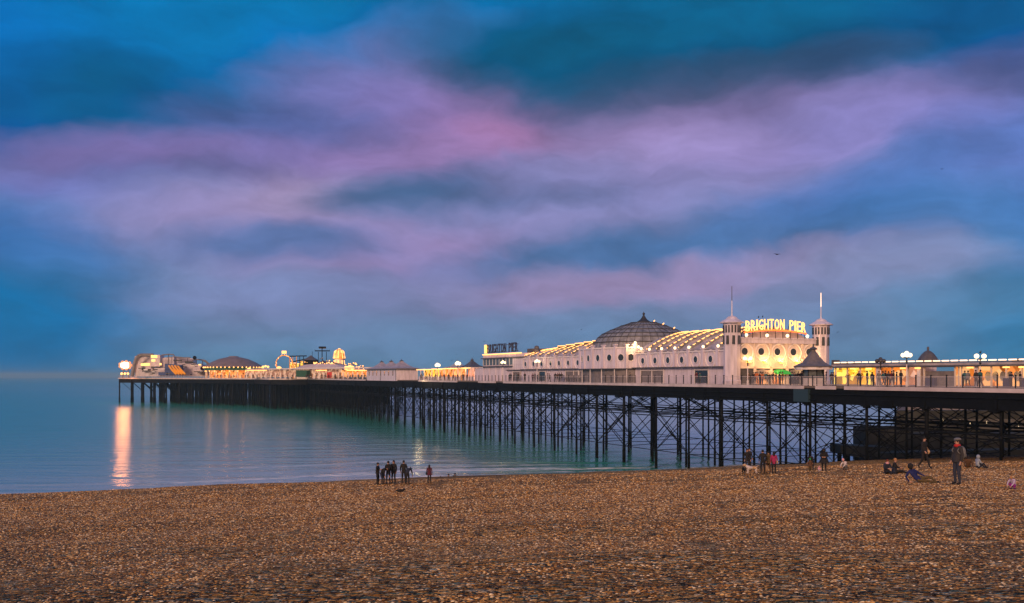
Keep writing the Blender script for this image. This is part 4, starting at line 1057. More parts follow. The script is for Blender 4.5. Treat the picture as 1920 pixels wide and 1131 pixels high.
# the domed tent
dt2 = thing('domed_arcade', P(438,706,470), 'wide grey domed roof over a bulb-lit open arcade near the pierhead', 'building')
c = P(438,706,470); c.z = DECK
MB().lathe((c.x,c.y,16.9+1.2), [(14.2,0),(13.,1.0),(10.2,2.6),(7,4.),(3.2,4.9),(2.4,5.),(2.3,5.35),(.2,5.5)], 32).build('roof', M['tent'], dt2)
MB().lathe((c.x,c.y,DECK), [(11.3,0),(11.3,5.2)], 32).build('inner_wall', M['lit_orange'], dt2)
MB().lathe((c.x,c.y,16.6), [(13.6,0),(13.6,1.4)], 32).build('valance', M['green'], dt2)
bl = MB(); cl = MB()
for k in range(44):
    a = 2*math.pi*k/44; bl.ball((c.x+14.1*math.cos(a),c.y+14.1*math.sin(a),18.0), .34, 6)
    if k % 2 == 0: cl.tube((c.x+13*math.cos(a),c.y+13*math.sin(a),DECK),(c.x+13*math.cos(a),c.y+13*math.sin(a),16.6),.3,6); bl.ball((c.x+13.2*math.cos(a),c.y+13.2*math.sin(a),16.2), .3, 6)
bl.build('festoon_light', M['bulb'], dt2); cl.build('columns', M['wall_warm'], dt2)
for dx in (-8,0,8): lamp((c.x+dx,c.y-12.4,DECK+3), 160, (1,.42,.12), .5, 'arcade_lamp', dt2)

# white ride at the pierhead
wr = thing('white_flume_ride', P(310,706,482), 'big white fairground ride with curved tracks and stepped decks on the pierhead', 'fairground ride')
def slab(u1, u2, v0, v1, Y, th, mk, name, par=wr, sl=0):
    a_, b_ = P(u1,v0,Y), P(u2,v1,Y)
    return MB().add([(a_.x,Y,a_.z),(b_.x,Y,a_.z),(b_.x,Y,b_.z+sl),(a_.x,Y,b_.z),(a_.x,Y+th,a_.z),(b_.x,Y+th,a_.z),(b_.x,Y+th,b_.z+sl),(a_.x,Y+th,b_.z)],
        [(0,1,2,3),(4,7,6,5),(0,4,5,1),(1,5,6,2),(2,6,7,3),(3,7,4,0)]).build(name, M[mk], par)
arch = [(247,706),(249,695),(251,684),(254,674),(258,668),(264,665.5),(275,665.5),(286,665.5)]
mb = MB()
for (u1,v1),(u2,v2) in zip(arch, arch[1:]): mb.tube(P(u1,v1,492), P(u2,v2,492), .75, 6).tube(P(u1+1.5,v1,488), P(u2+1.5,v2,488), .75, 6)
mb.build('track', M['shutter'], wr)
slab(253,286,706,668,493,3,'ride','wall'); slab(282,300,706,665.5,490,6,'ride','tower'); slab(298,326,706,672,492,6,'ride','wall',sl=1)
slab(262,300,706,694,486,4,'ride','lower_wall'); slab(289,345,706,690,485,4,'ride','lower_wall'); slab(326,362,706,669,494,6,'ride','wall',sl=-1.)
slab(345,378,706,680,488,7,'ride','wall',sl=-1.); slab(360,392,706,694,486,5,'ride','wall')
for (u1,u2,v0,v1,Y) in ((325,341,677,674.5,491),(346,362,681,677.5,487),(283,302,690,687.5,484.8),(266,290,697,695,484),(268,272,692,689,484),(300,310,705,698,484),(341,350,689,687,484),(362,366,682,680,486)):
    slab(u1,u2,v0,v1,Y,.5,'glass','recess')
slab(309,340,706,682,482,3,'blue','blue_panel',sl=-.6); slab(297,312,704,698,481,2,'blue','blue_panel')
for k in range(4):
    mb = MB(); u_ = 317+k*5.5; mb.tube(P(u_,686,481), P(u_+5,693,478), .5, 6).tube(P(u_+5,693,478), P(u_+14,702,476), .55, 6); mb.build('slide', M['yellow'], wr)
up = MB()
for tr_ in ([(303,666),(315,664.5),(325,665),(327,668)], [(326,669),(345,671),(357,671)], [(360,676),(368,674),(378,675),(386,679),(391,684)], [(372,674),(385,676),(392,682)]):
    for (u1,v1),(u2,v2) in zip(tr_, tr_[1:]): up.tube(P(u1,v1,489), P(u2,v2,489), .32, 5).tube(P(u1,v1,491), P(u2,v2,491), .32, 5)
up.build('track', M['shutter'], wr)
up = MB()
for u_, v_ in ((316,665),(352,671),(368,675),(380,676),(388,681),(371,700),(376,700)): up.tube(P(u_,706,490), P(u_,v_,490), .18, 5)
up.build('support', M['ledge'], wr)
for u_, v_, r in ((365,671,1.0),(379,691,1.0),(269,692,.8)): MB().ball(P(u_,v_,485), r, 10).build('dark_drum', M['iron'], wr)
for (u1,u2,v0,v1,mk) in ((283,294,671,666,'letter_lit'),(284,290,678,674,'bulb'),(264,280,686,681,'letter_lit'),(299,302,685,681,'letter_lit'),(372,376,685,683,'bulb')):
    slab(u1,u2,v0,v1,483.5,.8,mk,'light_panel')
for u_, v_ in ((272,680),(290,670)): lamp(P(u_,v_,484), 90, (1,.66,.36), .6, 'ride_lamp', wr)
slab(363,384,698,696,480,6,'dark_roof','canopy')
for k in range(26):
    u_ = random.uniform(258,386); v_ = random.uniform(674+abs(u_-320)*.12,704); w_ = random.uniform(2,9)
    slab(u_,u_+w_,v_,v_-random.uniform(.6,2.6),479.5-k*.02,.5,random.choice(['iron','ledge','shutter','white','blue','dark_roof','seam']),'trim_panel')

# flood tower
ft = thing('floodlight_mast', P(233,706,496), 'blazing orange-white floodlight cluster on the far corner of the pierhead', 'floodlight')
p = P(234,685,496); mb = MB()
for k in range(7):
    a = 2*math.pi*k/7; mb.ball((p.x+1.7*math.cos(a)*(1 if k else 0)+.2,p.y,p.z+.9*math.sin(a)*(1 if k else 0)), .95, 12)
mb.build('lens', M['flood'], ft, True)
mb = MB()
for k in range(9):
    a = 2*math.pi*k/9; mb.ball((p.x+2.9*math.cos(a),p.y+.6,p.z+1.9*math.sin(a)), .8, 10)
mb.build('painted_halo', M['flood_halo'], ft, True)  # outer balls are no lenses: they paint the orange halo of the floodlight
MB().box((p.x-3.2,p.y+1.3,p.z-.3),(p.x+3.2,p.y+1.6,p.z+.3)).build('crossbar', M['ledge'], ft)
for dx in (-1.6,1.6): MB().tube((p.x+dx,p.y+1.4,DECK),(p.x+dx*.6,p.y+1.4,p.z),.22,6).build('mast', M['ledge'], ft)
lamp((p.x,p.y-2.5,p.z), 9500, (1,.32,.08), 3.4, 'flood_glow', ft)
for k in range(3):
    q_ = P(228+k*6,701,494); MB().ball(q_, .6, 8).build('low_lamp', M['bulb'], ft)

# ------------------------------------------------------------------ the groyne and sea wall beyond the pier
gr = thing('stone_groyne', P(1700,860,150), 'massive dark weathered groyne wall stepping up behind the pier legs', 'groyne')
def wall_seg(u1, Y1, u2, Y2, v1, name='wall', mk='concrete', th=4., v2=None, z0=-1.):
    a_, b_ = P(u1,v1,Y1), P(u2,v2 or v1,Y2); d = Vector((b_.x-a_.x,b_.y-a_.y,0)).normalized(); n_ = Vector((-d.y,d.x,0))
    if n_.y < 0: n_ = -n_
    c_, e_ = b_+n_*th, a_+n_*th
    return MB().add([(a_.x,a_.y,z0),(b_.x,b_.y,z0),(c_.x,c_.y,z0),(e_.x,e_.y,z0),(a_.x,a_.y,a_.z),(b_.x,b_.y,b_.z),(c_.x,c_.y,b_.z),(e_.x,e_.y,a_.z)],
        [(0,3,2,1),(4,5,6,7),(0,1,5,4),(1,2,6,5),(2,3,7,6),(3,0,4,7)]).build(name, M[mk], gr)
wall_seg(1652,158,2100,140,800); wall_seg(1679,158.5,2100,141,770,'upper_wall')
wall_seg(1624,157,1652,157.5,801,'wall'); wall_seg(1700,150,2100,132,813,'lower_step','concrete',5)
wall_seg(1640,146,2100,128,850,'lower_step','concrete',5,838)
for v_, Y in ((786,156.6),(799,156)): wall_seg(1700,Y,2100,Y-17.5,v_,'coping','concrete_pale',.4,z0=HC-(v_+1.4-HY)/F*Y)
up = thing('promenade_parapet', P(1750,780,175), 'pale far promenade parapet glimpsed under the deck at the right', 'wall')
a_ = P(1690,765,178); MB().box((a_.x,176,0),(150,180,8.4)).box((a_.x-.3,175.8,8.4),(150,180.4,8.75)).build('wall', M['shutter'], up)
jt = thing('concrete_jetty', P(1605,850,150), 'low dark concrete jetty slab sticking out to sea behind the pier legs', 'jetty')
a_ = P(1568,846,150); b_ = P(1660,838,150)
MB().add([(a_.x,148,P(0,849,150).z-.1),(b_.x,148,.6),(b_.x,153,.6),(a_.x,153,1.9),(a_.x,148,P(0,833,150).z),(b_.x,148,P(0,838,150).z),(b_.x,153,P(0,838,150).z),(a_.x,153,P(0,833,150).z)],
   [(0,3,2,1),(4,5,6,7),(0,1,5,4),(1,2,6,5),(2,3,7,6),(3,0,4,7)]).build('slab', M['concrete'], jt)
for u_ in (1574,1590,1606,1640): q_ = P(u_,850,150.5); MB().tube((q_.x,150.5,-.5),(q_.x,150.5,2),.35,8).build('pile', M['weed'], jt)
b2_ = P(1582,832,149); MB().tube((b2_.x,149,P(0,833,149).z),(b2_.x,149,P(0,825,149).z),.3,8).build('bollard', M['iron'], jt)
# little lights under the deck by the promenade
for k, (u_, v_) in enumerate(((1685,742),(1701,742),(1784,743),(1803,745),(1818,745),(1829,749),(1841,753),(1914,756),(1860,756),(1636,747),(1654,748),(1768,789),(1800,790),(1850,793),(1819,796),(1910,802),(1453,738),(1474,738),(1530,738))):
    tq = 9. if v_ < 760 else None
    if tq:
        s = s_of(u_, tq); z = zat(v_, s, tq); z = max(11.0, min(z, 12.3)); p = W(s, tq, z)
    else: p = P(u_, v_, 139)
    m_ = MB().ball(p, .085 if tq else .07, 6).tube(p, p+Vector((0,0,.25)), .02, 4)
    o = m_.build('bulkhead_light', M['globe'])
    tag(o, 'tiny bulkhead light glowing under the deck girders' if tq else 'tiny light on the dark groyne wall', 'light', 'bulkhead lights under the deck' if tq else 'lights on the groyne wall')

# ------------------------------------------------------------------ people
CL = {}
def cloth(name, c, r=.85):
    if name not in CL: CL[name] = mat(name+' cloth', c, r, noise_amt=.25, scale=8)
    return CL[name]
K = dict(black=(.010,.010,.013), navy=(.012,.018,.04), jeans=(.025,.035,.07), charcoal=(.03,.03,.035), grey=(.16,.17,.19), olive=(.10,.07,.025),
         brown=(.09,.045,.02), magenta=(.35,.02,.12), tan=(.50,.34,.20), pink=(.75,.40,.45), lilac=(.50,.42,.62), purple=(.32,.02,.36), blue=(.008,.015,.11),
         green=(.03,.40,.10), red=(.45,.02,.02), white=(.65,.60,.62), hair_dark=(.012,.009,.008), hair_red=(.16,.035,.015), hair_blond=(.42,.22,.09), paleblue=(.30,.36,.46),
         maroon=(.09,.012,.03), orange=(.55,.14,.03), teal=(.02,.12,.14), skin=(.45,.25,.19))
def cm(n): return cloth(n, K[n])
STAND = dict(pel=(0,0,.95), waist=(0,0,1.12), chest=(0,.01,1.34), neck=(0,0,1.50), head=(0,-.015,1.61), crown=(0,-.01,1.70),
    shL=(.18,0,1.42), elL=(.25,.02,1.14), wrL=(.25,-.06,.90), haL=(.25,-.09,.82), shR=(-.18,0,1.42), elR=(-.25,.02,1.14), wrR=(-.25,-.06,.90), haR=(-.25,-.09,.82),
    hiL=(.095,0,.90), knL=(.11,-.03,.50), anL=(.12,.02,.09), toL=(.14,-.14,.04), hiR=(-.095,0,.90), knR=(-.11,-.03,.50), anR=(-.12,.02,.09), toR=(-.14,-.14,.04))
WALK = dict(STAND, knL=(.10,-.16,.52), anL=(.10,-.26,.12), toL=(.11,-.42,.07), knR=(-.10,.04,.49), anR=(-.10,.30,.14), toR=(-.11,.18,.04), elL=(.24,.10,1.16), wrL=(.22,.14,.94), haL=(.21,.13,.86), elR=(-.24,-.06,1.15), wrR=(-.22,-.20,.98), haR=(-.21,-.26,.92))
PHONE = dict(STAND, elL=(.24,-.04,1.14), wrL=(.10,-.24,1.20), haL=(.05,-.30,1.24), elR=(-.24,-.04,1.14), wrR=(-.10,-.24,1.18), haR=(-.05,-.30,1.22), head=(0,-.05,1.60), crown=(0,-.05,1.69))
LEAN = dict(STAND, pel=(0,.10,.93), waist=(0,.08,1.10), chest=(0,-.02,1.30), neck=(0,-.09,1.45), head=(0,-.14,1.55), crown=(0,-.15,1.64), shL=(.18,-.04,1.38), shR=(-.18,-.04,1.38), elL=(.26,-.16,1.14), wrL=(.12,-.34,1.10), haL=(.06,-.38,1.10), elR=(-.26,-.16,1.14), wrR=(-.12,-.34,1.10), haR=(-.06,-.38,1.10))
BEND = dict(STAND, pel=(0,.14,.90), waist=(0,.04,1.04), chest=(0,-.20,1.16), neck=(0,-.36,1.20), head=(0,-.46,1.20), crown=(0,-.55,1.18), shL=(.18,-.26,1.20), shR=(-.18,-.26,1.20), elL=(.25,-.32,.92), wrL=(.24,-.38,.68), haL=(.24,-.40,.60), elR=(-.25,-.30,.92), wrR=(-.26,-.36,.68), haR=(-.26,-.38,.60), hiL=(.1,.1,.86), hiR=(-.1,.1,.86))
SIT = dict(STAND, pel=(0,0,.14), waist=(0,.03,.32), chest=(0,.02,.54), neck=(0,-.04,.70), head=(0,-.08,.80), crown=(0,-.08,.89), shL=(.18,0,.62), shR=(-.18,0,.62), elL=(.26,-.12,.40), wrL=(.12,-.32,.38), haL=(.06,-.38,.38), elR=(-.26,-.12,.40), wrR=(-.12,-.32,.38), haR=(-.06,-.38,.38),
    hiL=(.10,-.04,.12), knL=(.15,-.36,.38), anL=(.13,-.60,.09), toL=(.13,-.76,.05), hiR=(-.10,-.04,.12), knR=(-.15,-.36,.38), anR=(-.13,-.60,.09), toR=(-.13,-.76,.05))
SITX = dict(SIT, knL=(.16,-.44,.14), anL=(.14,-.84,.08), toL=(.15,-.92,.18), knR=(-.14,-.42,.22), anR=(-.10,-.80,.08), toR=(-.10,-.92,.16))
SITBACK = dict(SIT, waist=(0,.08,.30), chest=(0,.16,.50), neck=(0,.14,.66), head=(0,.10,.76), crown=(0,.10,.85), shL=(.18,.16,.58), shR=(-.18,.16,.58), elL=(.27,.30,.34), wrL=(.26,.36,.12), haL=(.26,.33,.05), elR=(-.27,.30,.34), wrR=(-.26,.36,.12), haR=(-.26,.33,.05), knL=(.14,-.42,.14), anL=(.12,-.82,.08), toL=(.12,-.9,.18))
CROUCH = dict(SIT, pel=(0,.10,.30), waist=(0,.04,.46), chest=(0,-.08,.64), neck=(0,-.20,.76), head=(0,-.28,.83), crown=(0,-.31,.92), shL=(.17,-.12,.70), shR=(-.17,-.12,.70), elL=(.22,-.30,.48), wrL=(.14,-.46,.30), haL=(.12,-.50,.22), elR=(-.22,-.30,.48), wrR=(-.14,-.46,.30), haR=(-.12,-.50,.22),
    hiL=(.10,.06,.28), knL=(.14,-.26,.44), anL=(.12,-.02,.09), toL=(.13,-.18,.04), hiR=(-.10,.06,.28), knR=(-.14,-.26,.44), anR=(-.12,-.02,.09), toR=(-.13,-.18,.04))
LIE = dict(pel=(0,0,.17), waist=(.0,.18,.20), chest=(.02,.40,.28), neck=(.03,.55,.36), head=(.03,.64,.44), crown=(.03,.70,.50), shL=(.10,.44,.40), shR=(-.08,.48,.20), elL=(.24,.30,.30), wrL=(.30,.10,.26), haL=(.31,.02,.25), elR=(-.20,.62,.06), wrR=(-.06,.80,.06), haR=(0,.86,.06),
    hiL=(.06,-.04,.24), knL=(.20,-.40,.20), anL=(.10,-.80,.12), toL=(.18,-.88,.08), hiR=(-.05,-.04,.12), knR=(-.06,-.46,.12), anR=(-.16,-.86,.08), toR=(-.08,-.94,.08))
RECLINE = dict(STAND, pel=(0,0,.16), waist=(-.06,.14,.28), chest=(-.10,.26,.48), neck=(-.10,.30,.64), head=(-.13,.30,.74), crown=(-.14,.29,.83), shL=(.06,.20,.56), shR=(-.24,.34,.54), elL=(.20,.02,.42), wrL=(.24,-.20,.32), haL=(.25,-.27,.29), elR=(-.40,.42,.28), wrR=(-.36,.26,.06), haR=(-.33,.20,.05),
    hiL=(.08,-.04,.20), knL=(.28,-.40,.30), anL=(.22,-.80,.10), toL=(.34,-.86,.12), hiR=(-.06,-.06,.12), knR=(.10,-.50,.12), anR=(.02,-.92,.08), toR=(.12,-1.0,.12))
RAD = dict(pel=(.155,.12), waist=(.135,.105), chest=(.165,.12), neck=(.055,.055), head=(.078,.095), crown=(.062,.075), sh=(.075,.075), el=(.052,.052), wr=(.034,.034), ha=(.042,.022), hi=(.10,.10), kn=(.066,.066), an=(.044,.044), to=(.045,.035))
EDG = [('pel','waist','top'),('waist','chest','top'),('chest','neck','top'),('neck','head','skin'),('head','crown','skin'),
       ('chest','shL','top'),('shL','elL','top'),('elL','wrL','top'),('wrL','haL','skin'),('chest','shR','top'),('shR','elR','top'),('elR','wrR','top'),('wrR','haR','skin'),
       ('pel','hiL','leg'),('hiL','knL','leg'),('knL','anL','leg'),('anL','toL','shoe'),('pel','hiR','leg'),('hiR','knR','leg'),('knR','anR','leg'),('anR','toR','shoe')]
PC = {}
def skin_mesh(name, vs, es, rad, tags, mats, root, lv=1):
    me = bpy.data.meshes.new('tmp'); me.from_pydata(vs, es, []); ob = bpy.data.objects.new('tmp', me); col.objects.link(ob)
    m1 = ob.modifiers.new('s', 'SKIN'); m1.use_smooth_shade = True
    if not me.skin_vertices: bm = bmesh.new(); bm.from_mesh(me); bm.verts.layers.skin.verify(); bm.to_mesh(me); bm.free()
    sk = me.skin_vertices[0].data
    for i, r in enumerate(rad): sk[i].radius = r; sk[i].use_root = (i == root)
    m2 = ob.modifiers.new('d', 'SUBSURF'); m2.levels = lv; m2.render_levels = lv
    dg = bpy.context.evaluated_depsgraph_get(); new = bpy.data.meshes.new_from_object(ob.evaluated_get(dg))
    bpy.data.objects.remove(ob); new.name = name
    new.materials.clear()
    for m_ in mats: new.materials.append(m_)
    V = [Vector(v) for v in vs]; idx = []
    for p in new.polygons:
        c = p.center; best = 1e9; bi = 0
        for k, (a, b) in enumerate(es):
            A, B = V[a], V[b]; d = B-A; t = max(0, min(1, (c-A).dot(d)/max(1e-9, d.length_squared)))
            dist = (c-(A+d*t)).length/(rad[a][0]*(1-t)+rad[b][0]*t)
            if dist < best: best = dist; bi = k
        idx.append(tags[bi])
    new.polygons.foreach_set('material_index', idx); new.polygons.foreach_set('use_smooth', [True]*len(new.polygons))
    return new
def body_mesh(pose_name, pose, top, leg, shoe, fingers, fat=1., coat=None):
    key = (pose_name, top, leg, shoe, fingers, fat)
    if key in PC: return PC[key]
    names = []; vs = []; es = []; rad = []; tags = []
    TG = dict(top=0, leg=1, skin=2, shoe=3)
    for a, b, _ in EDG:
        for n in (a, b):
            if n not in names:
                names.append(n); vs.append(pose[n]); r = RAD.get(n) or RAD[n[:2]]; f = fat if n in ('pel','waist','chest') or n[:2] in ('sh','el','hi') else 1
                rad.append((r[0]*f, r[1]*f))
    for a, b, tg in EDG: es.append((names.index(a), names.index(b))); tags.append(TG[tg])
    if fingers:
        for sd_ in 'LR':
            w_, h_ = Vector(pose['wr'+sd_]), Vector(pose['ha'+sd_]); d = (h_-w_).normalized(); side = d.cross(Vector((1,0,0)))
            if side.length < .2: side = Vector((0,1,0))
            side.normalize(); pal_ = d.cross(side); hi_ = names.index('ha'+sd_)
            for k, ln in enumerate((.060,.072,.066,.050)):
                o_ = side*(k-1.5)*.020; n0 = len(vs)
                vs += [tuple(h_+o_+d*ln*.55), tuple(h_+o_+d*ln+pal_*.018)]; rad += [(.010,.010),(.008,.008)]
                es += [(hi_, n0), (n0, n0+1)]; tags += [2,2]
            n0 = len(vs); vs += [tuple(h_-side*.042-d*.01), tuple(h_-side*.055+d*.03)]; rad += [(.012,.012),(.010,.010)]; es += [(hi_, n0),(n0,n0+1)]; tags += [2,2]
        # nose
        hd = Vector(pose['head']); 
    me = skin_mesh('body', vs, es, rad, tags, [cm(top), cm(leg), M['skin'], cm(shoe)], 0)
    PC[key] = me; return me
def local_part(name, build, mt, par, smooth=True):
    mb = MB(); build(mb); me = bpy.data.meshes.new(name); me.from_pydata(mb.v, [], mb.f)
    mts = mt if isinstance(mt, list) else [mt]
    for m_ in mts: me.materials.append(m_)
    if len(mts) > 1: me.polygons.foreach_set('material_index', mb.m)
    me.polygons.foreach_set('use_smooth', [smooth]*len(me.polygons))
    o = bpy.data.objects.new(name, me); col.objects.link(o); o.parent = par; return o
def person(loc, face, pose_name, top, leg, hair, lab, group=None, h=1.75, shoe='black', fingers=True, hat=None, long_hair=False, coat=None, bag=None, fat=1., roll=0):
    """face = compass angle in degrees the person looks towards, 0 = towards the viewer, 90 = right of the photo"""
    pose = globals()[pose_name]
    me = body_mesh(pose_name, pose, top, leg, shoe, fingers, fat)
    o = bpy.data.objects.new('person', None); o.empty_display_size = .3; col.objects.link(o)
    o.location = loc; o.rotation_euler = (0, roll, R(face)); o.scale = (h/1.75,)*3
    tag(o, lab, 'person', group)
    b = bpy.data.objects.new('body', me); col.objects.link(b); b.parent = o
    hd, cr_ = Vector(pose['head']), Vector(pose['crown']); up_ = (cr_-hd).normalized(); back = Vector((0,.035,0)) if abs(up_.z) > .5 else Vector((0,0,.03))
    def hairf(mb):
        c = hd*.35+cr_*.65+back; mb.ball(c, .098, 12, 1.0, .95, 1.08)
        if long_hair:
            c2 = hd-up_*.06+back*1.7; mb.ball(c2, .09, 10, 1.5, 1.05, .8); mb.ball(hd-up_*.17+back*2.0, .08, 10, 1.3, 1.15, .7)
    local_part('hair', hairf, cm(hair), o)
    if fingers:
        fwd = Vector((0,-1,0)) if abs(up_.z) > .5 else Vector((0,.3,-1)).normalized()
        sdv = up_.cross(fwd)
        def facef(mb):
            mb.ball(hd+fwd*.098+up_*.005, .016, 6, 1.4)
            for k in (-1,1): mb.ball(hd+sdv*k*.088+up_*.01, .02, 6, 1.5, .5, 1)
        local_part('nose_and_ears', facef, M['skin'], o)
        def eyef(mb):
            for k in (-1,1): mb.ball(hd+fwd*.088+sdv*k*.032+up_*.03, .011, 6)
            mb.ball(hd+fwd*.092-up_*.045, .016, 6, .3, 1.3, .6)
        local_part('eyes_and_mouth', eyef, cm('hair_dark'), o)
    if hat:
        kind, colr = hat
        def hatf(mb):
            c = cr_+back*.6
            if kind == 'flat': mb.ball(c+up_*.035, .118, 14, .5, 1.0, 1.2); mb.ball(c+Vector((0,-.10,-.005)), .07, 10, .22, 1.1, 1.)
            elif kind == 'beanie': mb.ball(c+up_*.0, .118, 12, 1.05); mb.ball(c+up_*.13, .035, 8)
            elif kind == 'hood': mb.ball(hd*.5+cr_*.5+back*.9, .135, 12, 1.15)
            elif kind == 'wool': mb.ball(c, .114, 12, 1.0)
        local_part('hat', hatf, cm(colr), o)
    if coat:
        colr, z0, flare = coat
        def coatf(mb):
            ch, pl_ = Vector(pose['chest']), Vector(pose['pel'])
            d = pl_-ch; prof_ = [(0.02,.10,.08),(.45,.165,.135),(1.,.19*fat,.155*fat),(z0,.19*fat+flare,.155*fat+flare)]
            vs = []; n = 14
            for k_, a_, b_ in prof_:
                c = ch+d*k_ if k_ <= 1 else pl_+Vector((0,0,-1))*(k_-1)*.4
                for i in range(n): an_ = 2*math.pi*i/n; vs.append((c.x+a_*math.cos(an_), c.y+b_*math.sin(an_), c.z))
            mb.add(vs, [(j*n+i, j*n+(i+1)%n, (j+1)*n+(i+1)%n, (j+1)*n+i) for j in range(3) for i in range(n)]+[tuple(range(n))])
        local_part('coat', coatf, cm(colr), o)
    if bag:
        kind, colr = bag
        if kind == 'backpack':
            def bagf(mb):
                c = Vector(pose['chest'])+Vector((0,.20,-.12)); mb.ball(c, .20, 12, 1.25, .85, .62); mb.ball(c+Vector((0,.09,-.10)), .12, 10, .9, 1., .6)
                for k in (-1,1): mb.path([c+Vector((k*.10,-.05,.22)), c+Vector((k*.13,-.22,.24)), c+Vector((k*.15,-.33,.08)), c+Vector((k*.14,-.10,-.14))], .02, 5)
            bp_ = local_part('backpack', bagf, cm(colr), o)
            def bdg(mb): mb.ball(Vector(pose['chest'])+Vector((0,.345,-.10)), .028, 8, 1., 1., .4)
            local_part('badge', bdg, M['white'], bp_)
        elif kind == 'scarf':
            def bagf(mb): mb.lathe(Vector(pose['neck'])+Vector((0,0,-.05)), [(.10,0),(.125,.05),(.10,.11)], 12)
            local_part('scarf', bagf, cm(colr), o)
        else:
            sg_ = 1 if kind == 'bagL' else -1
            def bagf(mb):
                c = Vector(pose['pel'])+Vector((sg_*.26,.02,-.02)); mb.ball(c, .17, 12, .85, .45, 1.1)
                mb.path([c+Vector((0,.10,.08)), Vector(pose['shL' if sg_ > 0 else 'shR'])+Vector((-sg_*.25,.02,.10)), c+Vector((0,-.12,.08))], .015, 4)
            local_part('shoulder_bag', bagf, cm(colr), o)
    return o
def ground(u, v, Yg):
    """a point of the beach near photo column u, at distance Yg"""
    x = (u-960)/F*Yg; return Vector((x, Yg, beach_z(x, Yg)-.02))
def beach_hit(u, v):
    k = (v-HY)/F; lo = 12.
    for i in range(2000):
        y = 12+i*.05; x = (u-960)/F*y
        if HC-k*y <= beach_z(x, y): return Vector((x, y, beach_z(x, y)-.015))
    return Vector((x, y, beach_z(x, y)))
def bp_at(u, v, hpx=None, h=None): return beach_hit(u, v)
# standing man with flat cap, nearest figure
p = beach_hit(1795, 909); print('man dist', p)
hm = 97/F*p.y
mn = person(p, -75, 'STAND', 'charcoal', 'jeans', 'hair_dark', 'standing man in grey flat cap with red scarf and grey backpack', h=min(1.95,max(1.6,hm)), hat=('flat','grey'), bag=('backpack','grey'), coat=('charcoal',1.15,.03))
def scf(mb): mb.lathe(Vector((0,0,1.44)), [(.11,0),(.13,.05),(.10,.11)], 12)
local_part('scarf', scf, cm('red'), mn)
def folk(u, v, hpx, pose, top, leg, hair, lab, face=180, full=1.75, **kw):
    q = beach_hit(u, v); h = hpx/F*q.y*(1.75/full)
    return person(q, face, pose, top, leg, hair, lab, h=h, **kw)
folk(1733,879,60,'WALK','black','black','hair_dark','walking figure in black with a tan bag at the hip, near a pier leg',30,bag=('bagL','tan'),coat=('black',1.1,.03))
folk(1663,889,30,'SITX','navy','black','hair_red','seated woman with auburn hair and pink scarf on the shingle',10,full=1.0,long_hair=True,bag=('scarf','pink'),coat=('black',1.1,.06))
folk(1677,888,31,'SITX','black','black','hair_blond','seated person with sandy hair beside the auburn-haired woman, legs out to the right',60,full=1.0,shoe='white',coat=('navy',1.1,.06))
q = beach_hit(1722,905)
person(q, 38, 'RECLINE', 'blue', 'olive', 'hair_dark', 'person reclining on one elbow in blue top and olive trousers', h=1.6, hat=('hood','black'), coat=None)
folk(1815,877,26,'SITBACK','brown','olive','hair_dark','seated figure in dark brown just behind the man in the flat cap',160,full=1.0,long_hair=True,fat=1.1)
folk(1833,878,26,'SIT','paleblue','navy','hair_dark','seated figure in pale grey-blue hoodie on the upper shingle',100,full=1.0,hat=('hood','paleblue'),fat=1.15)
folk(1900,918,27,'CROUCH','lilac','purple','hair_blond','fair-haired child in lilac jacket and magenta trousers crouching at the right edge',-60,full=1.0,fat=1.15)
folk(1585,881,21,'CROUCH','white','grey','hair_dark','small child in pale jacket and pink hat crouching below the jetty',-60,full=1.0,hat=('beanie','pink'),fat=1.2)
folk(1545,884,42,'LEAN','black','black','hair_dark','broad figure in long black coat stooping over a pale bundle',-20,full=1.66,coat=('black',1.7,.12),fat=1.35,hat=('hood','black'))
folk(1536,884,11,'SIT','pink','white','hair_dark','tiny child in pale pink clothes at the feet of the black-coated figure',0,full=1.0,fat=1.3,hat=('hood','pink'))
folk(1519,886,26,'STAND','brown','olive','hair_dark','small child in bright green bobble hat and brown coat',150,hat=('beanie','green'),coat=('brown',1.4,.08),fat=1.35)
folk(1522,882,29,'BEND','black','black','hair_dark','dark figure bending down behind the child in the green hat',-40,full=1.35)
folk(1451,888,41,'STAND','magenta','black','hair_dark','person in magenta jacket with pale shoulder bag standing on the beach',170,bag=('bagR','tan'),fat=1.15,long_hair=True)
folk(1441,886,40,'STAND','olive','brown','hair_dark','person in olive coat half hidden behind the magenta jacket',185,coat=('olive',1.4,.04))
folk(1430,888,45,'STAND','black','black','hair_dark','slim figure all in black standing left of the magenta jacket',170)
folk(1401,884,43,'STAND','black','charcoal','hair_dark','figure in black standing over the white dog',10,long_hair=True)
folk(1405,880,40,'STAND','charcoal','black','hair_dark','grey-clad figure standing just behind the dog owner',20)
GRP = 'people standing together at the left of the shore'
folk(708,909,42,'PHONE','black','black','hair_dark','leftmost of the dark group on the shore, head bowed',70,group=GRP,coat=('black',1.1,.03))
folk(718,909,37,'BEND','black','navy','hair_dark','stooping figure second from the left in the dark group',60,full=1.45,group=GRP,fat=1.2)
folk(728,908,44,'STAND','black','navy','hair_dark','tall figure in the middle of the dark group on the shore',200,group=GRP)
folk(738,907,44,'STAND','black','black','hair_dark','long-haired figure at the right end of the dark group of four',-20,group=GRP,long_hair=True,coat=('black',1.3,.03))
folk(757,907,44,'STAND','black','black','hair_dark','standing figure right of the dark group, behind a stooping one',175,fat=1.1)
folk(764,908,32,'BEND','navy','black','hair_dark','stooping figure with arms hanging in front of a standing one',160,full=1.35,fat=1.15)
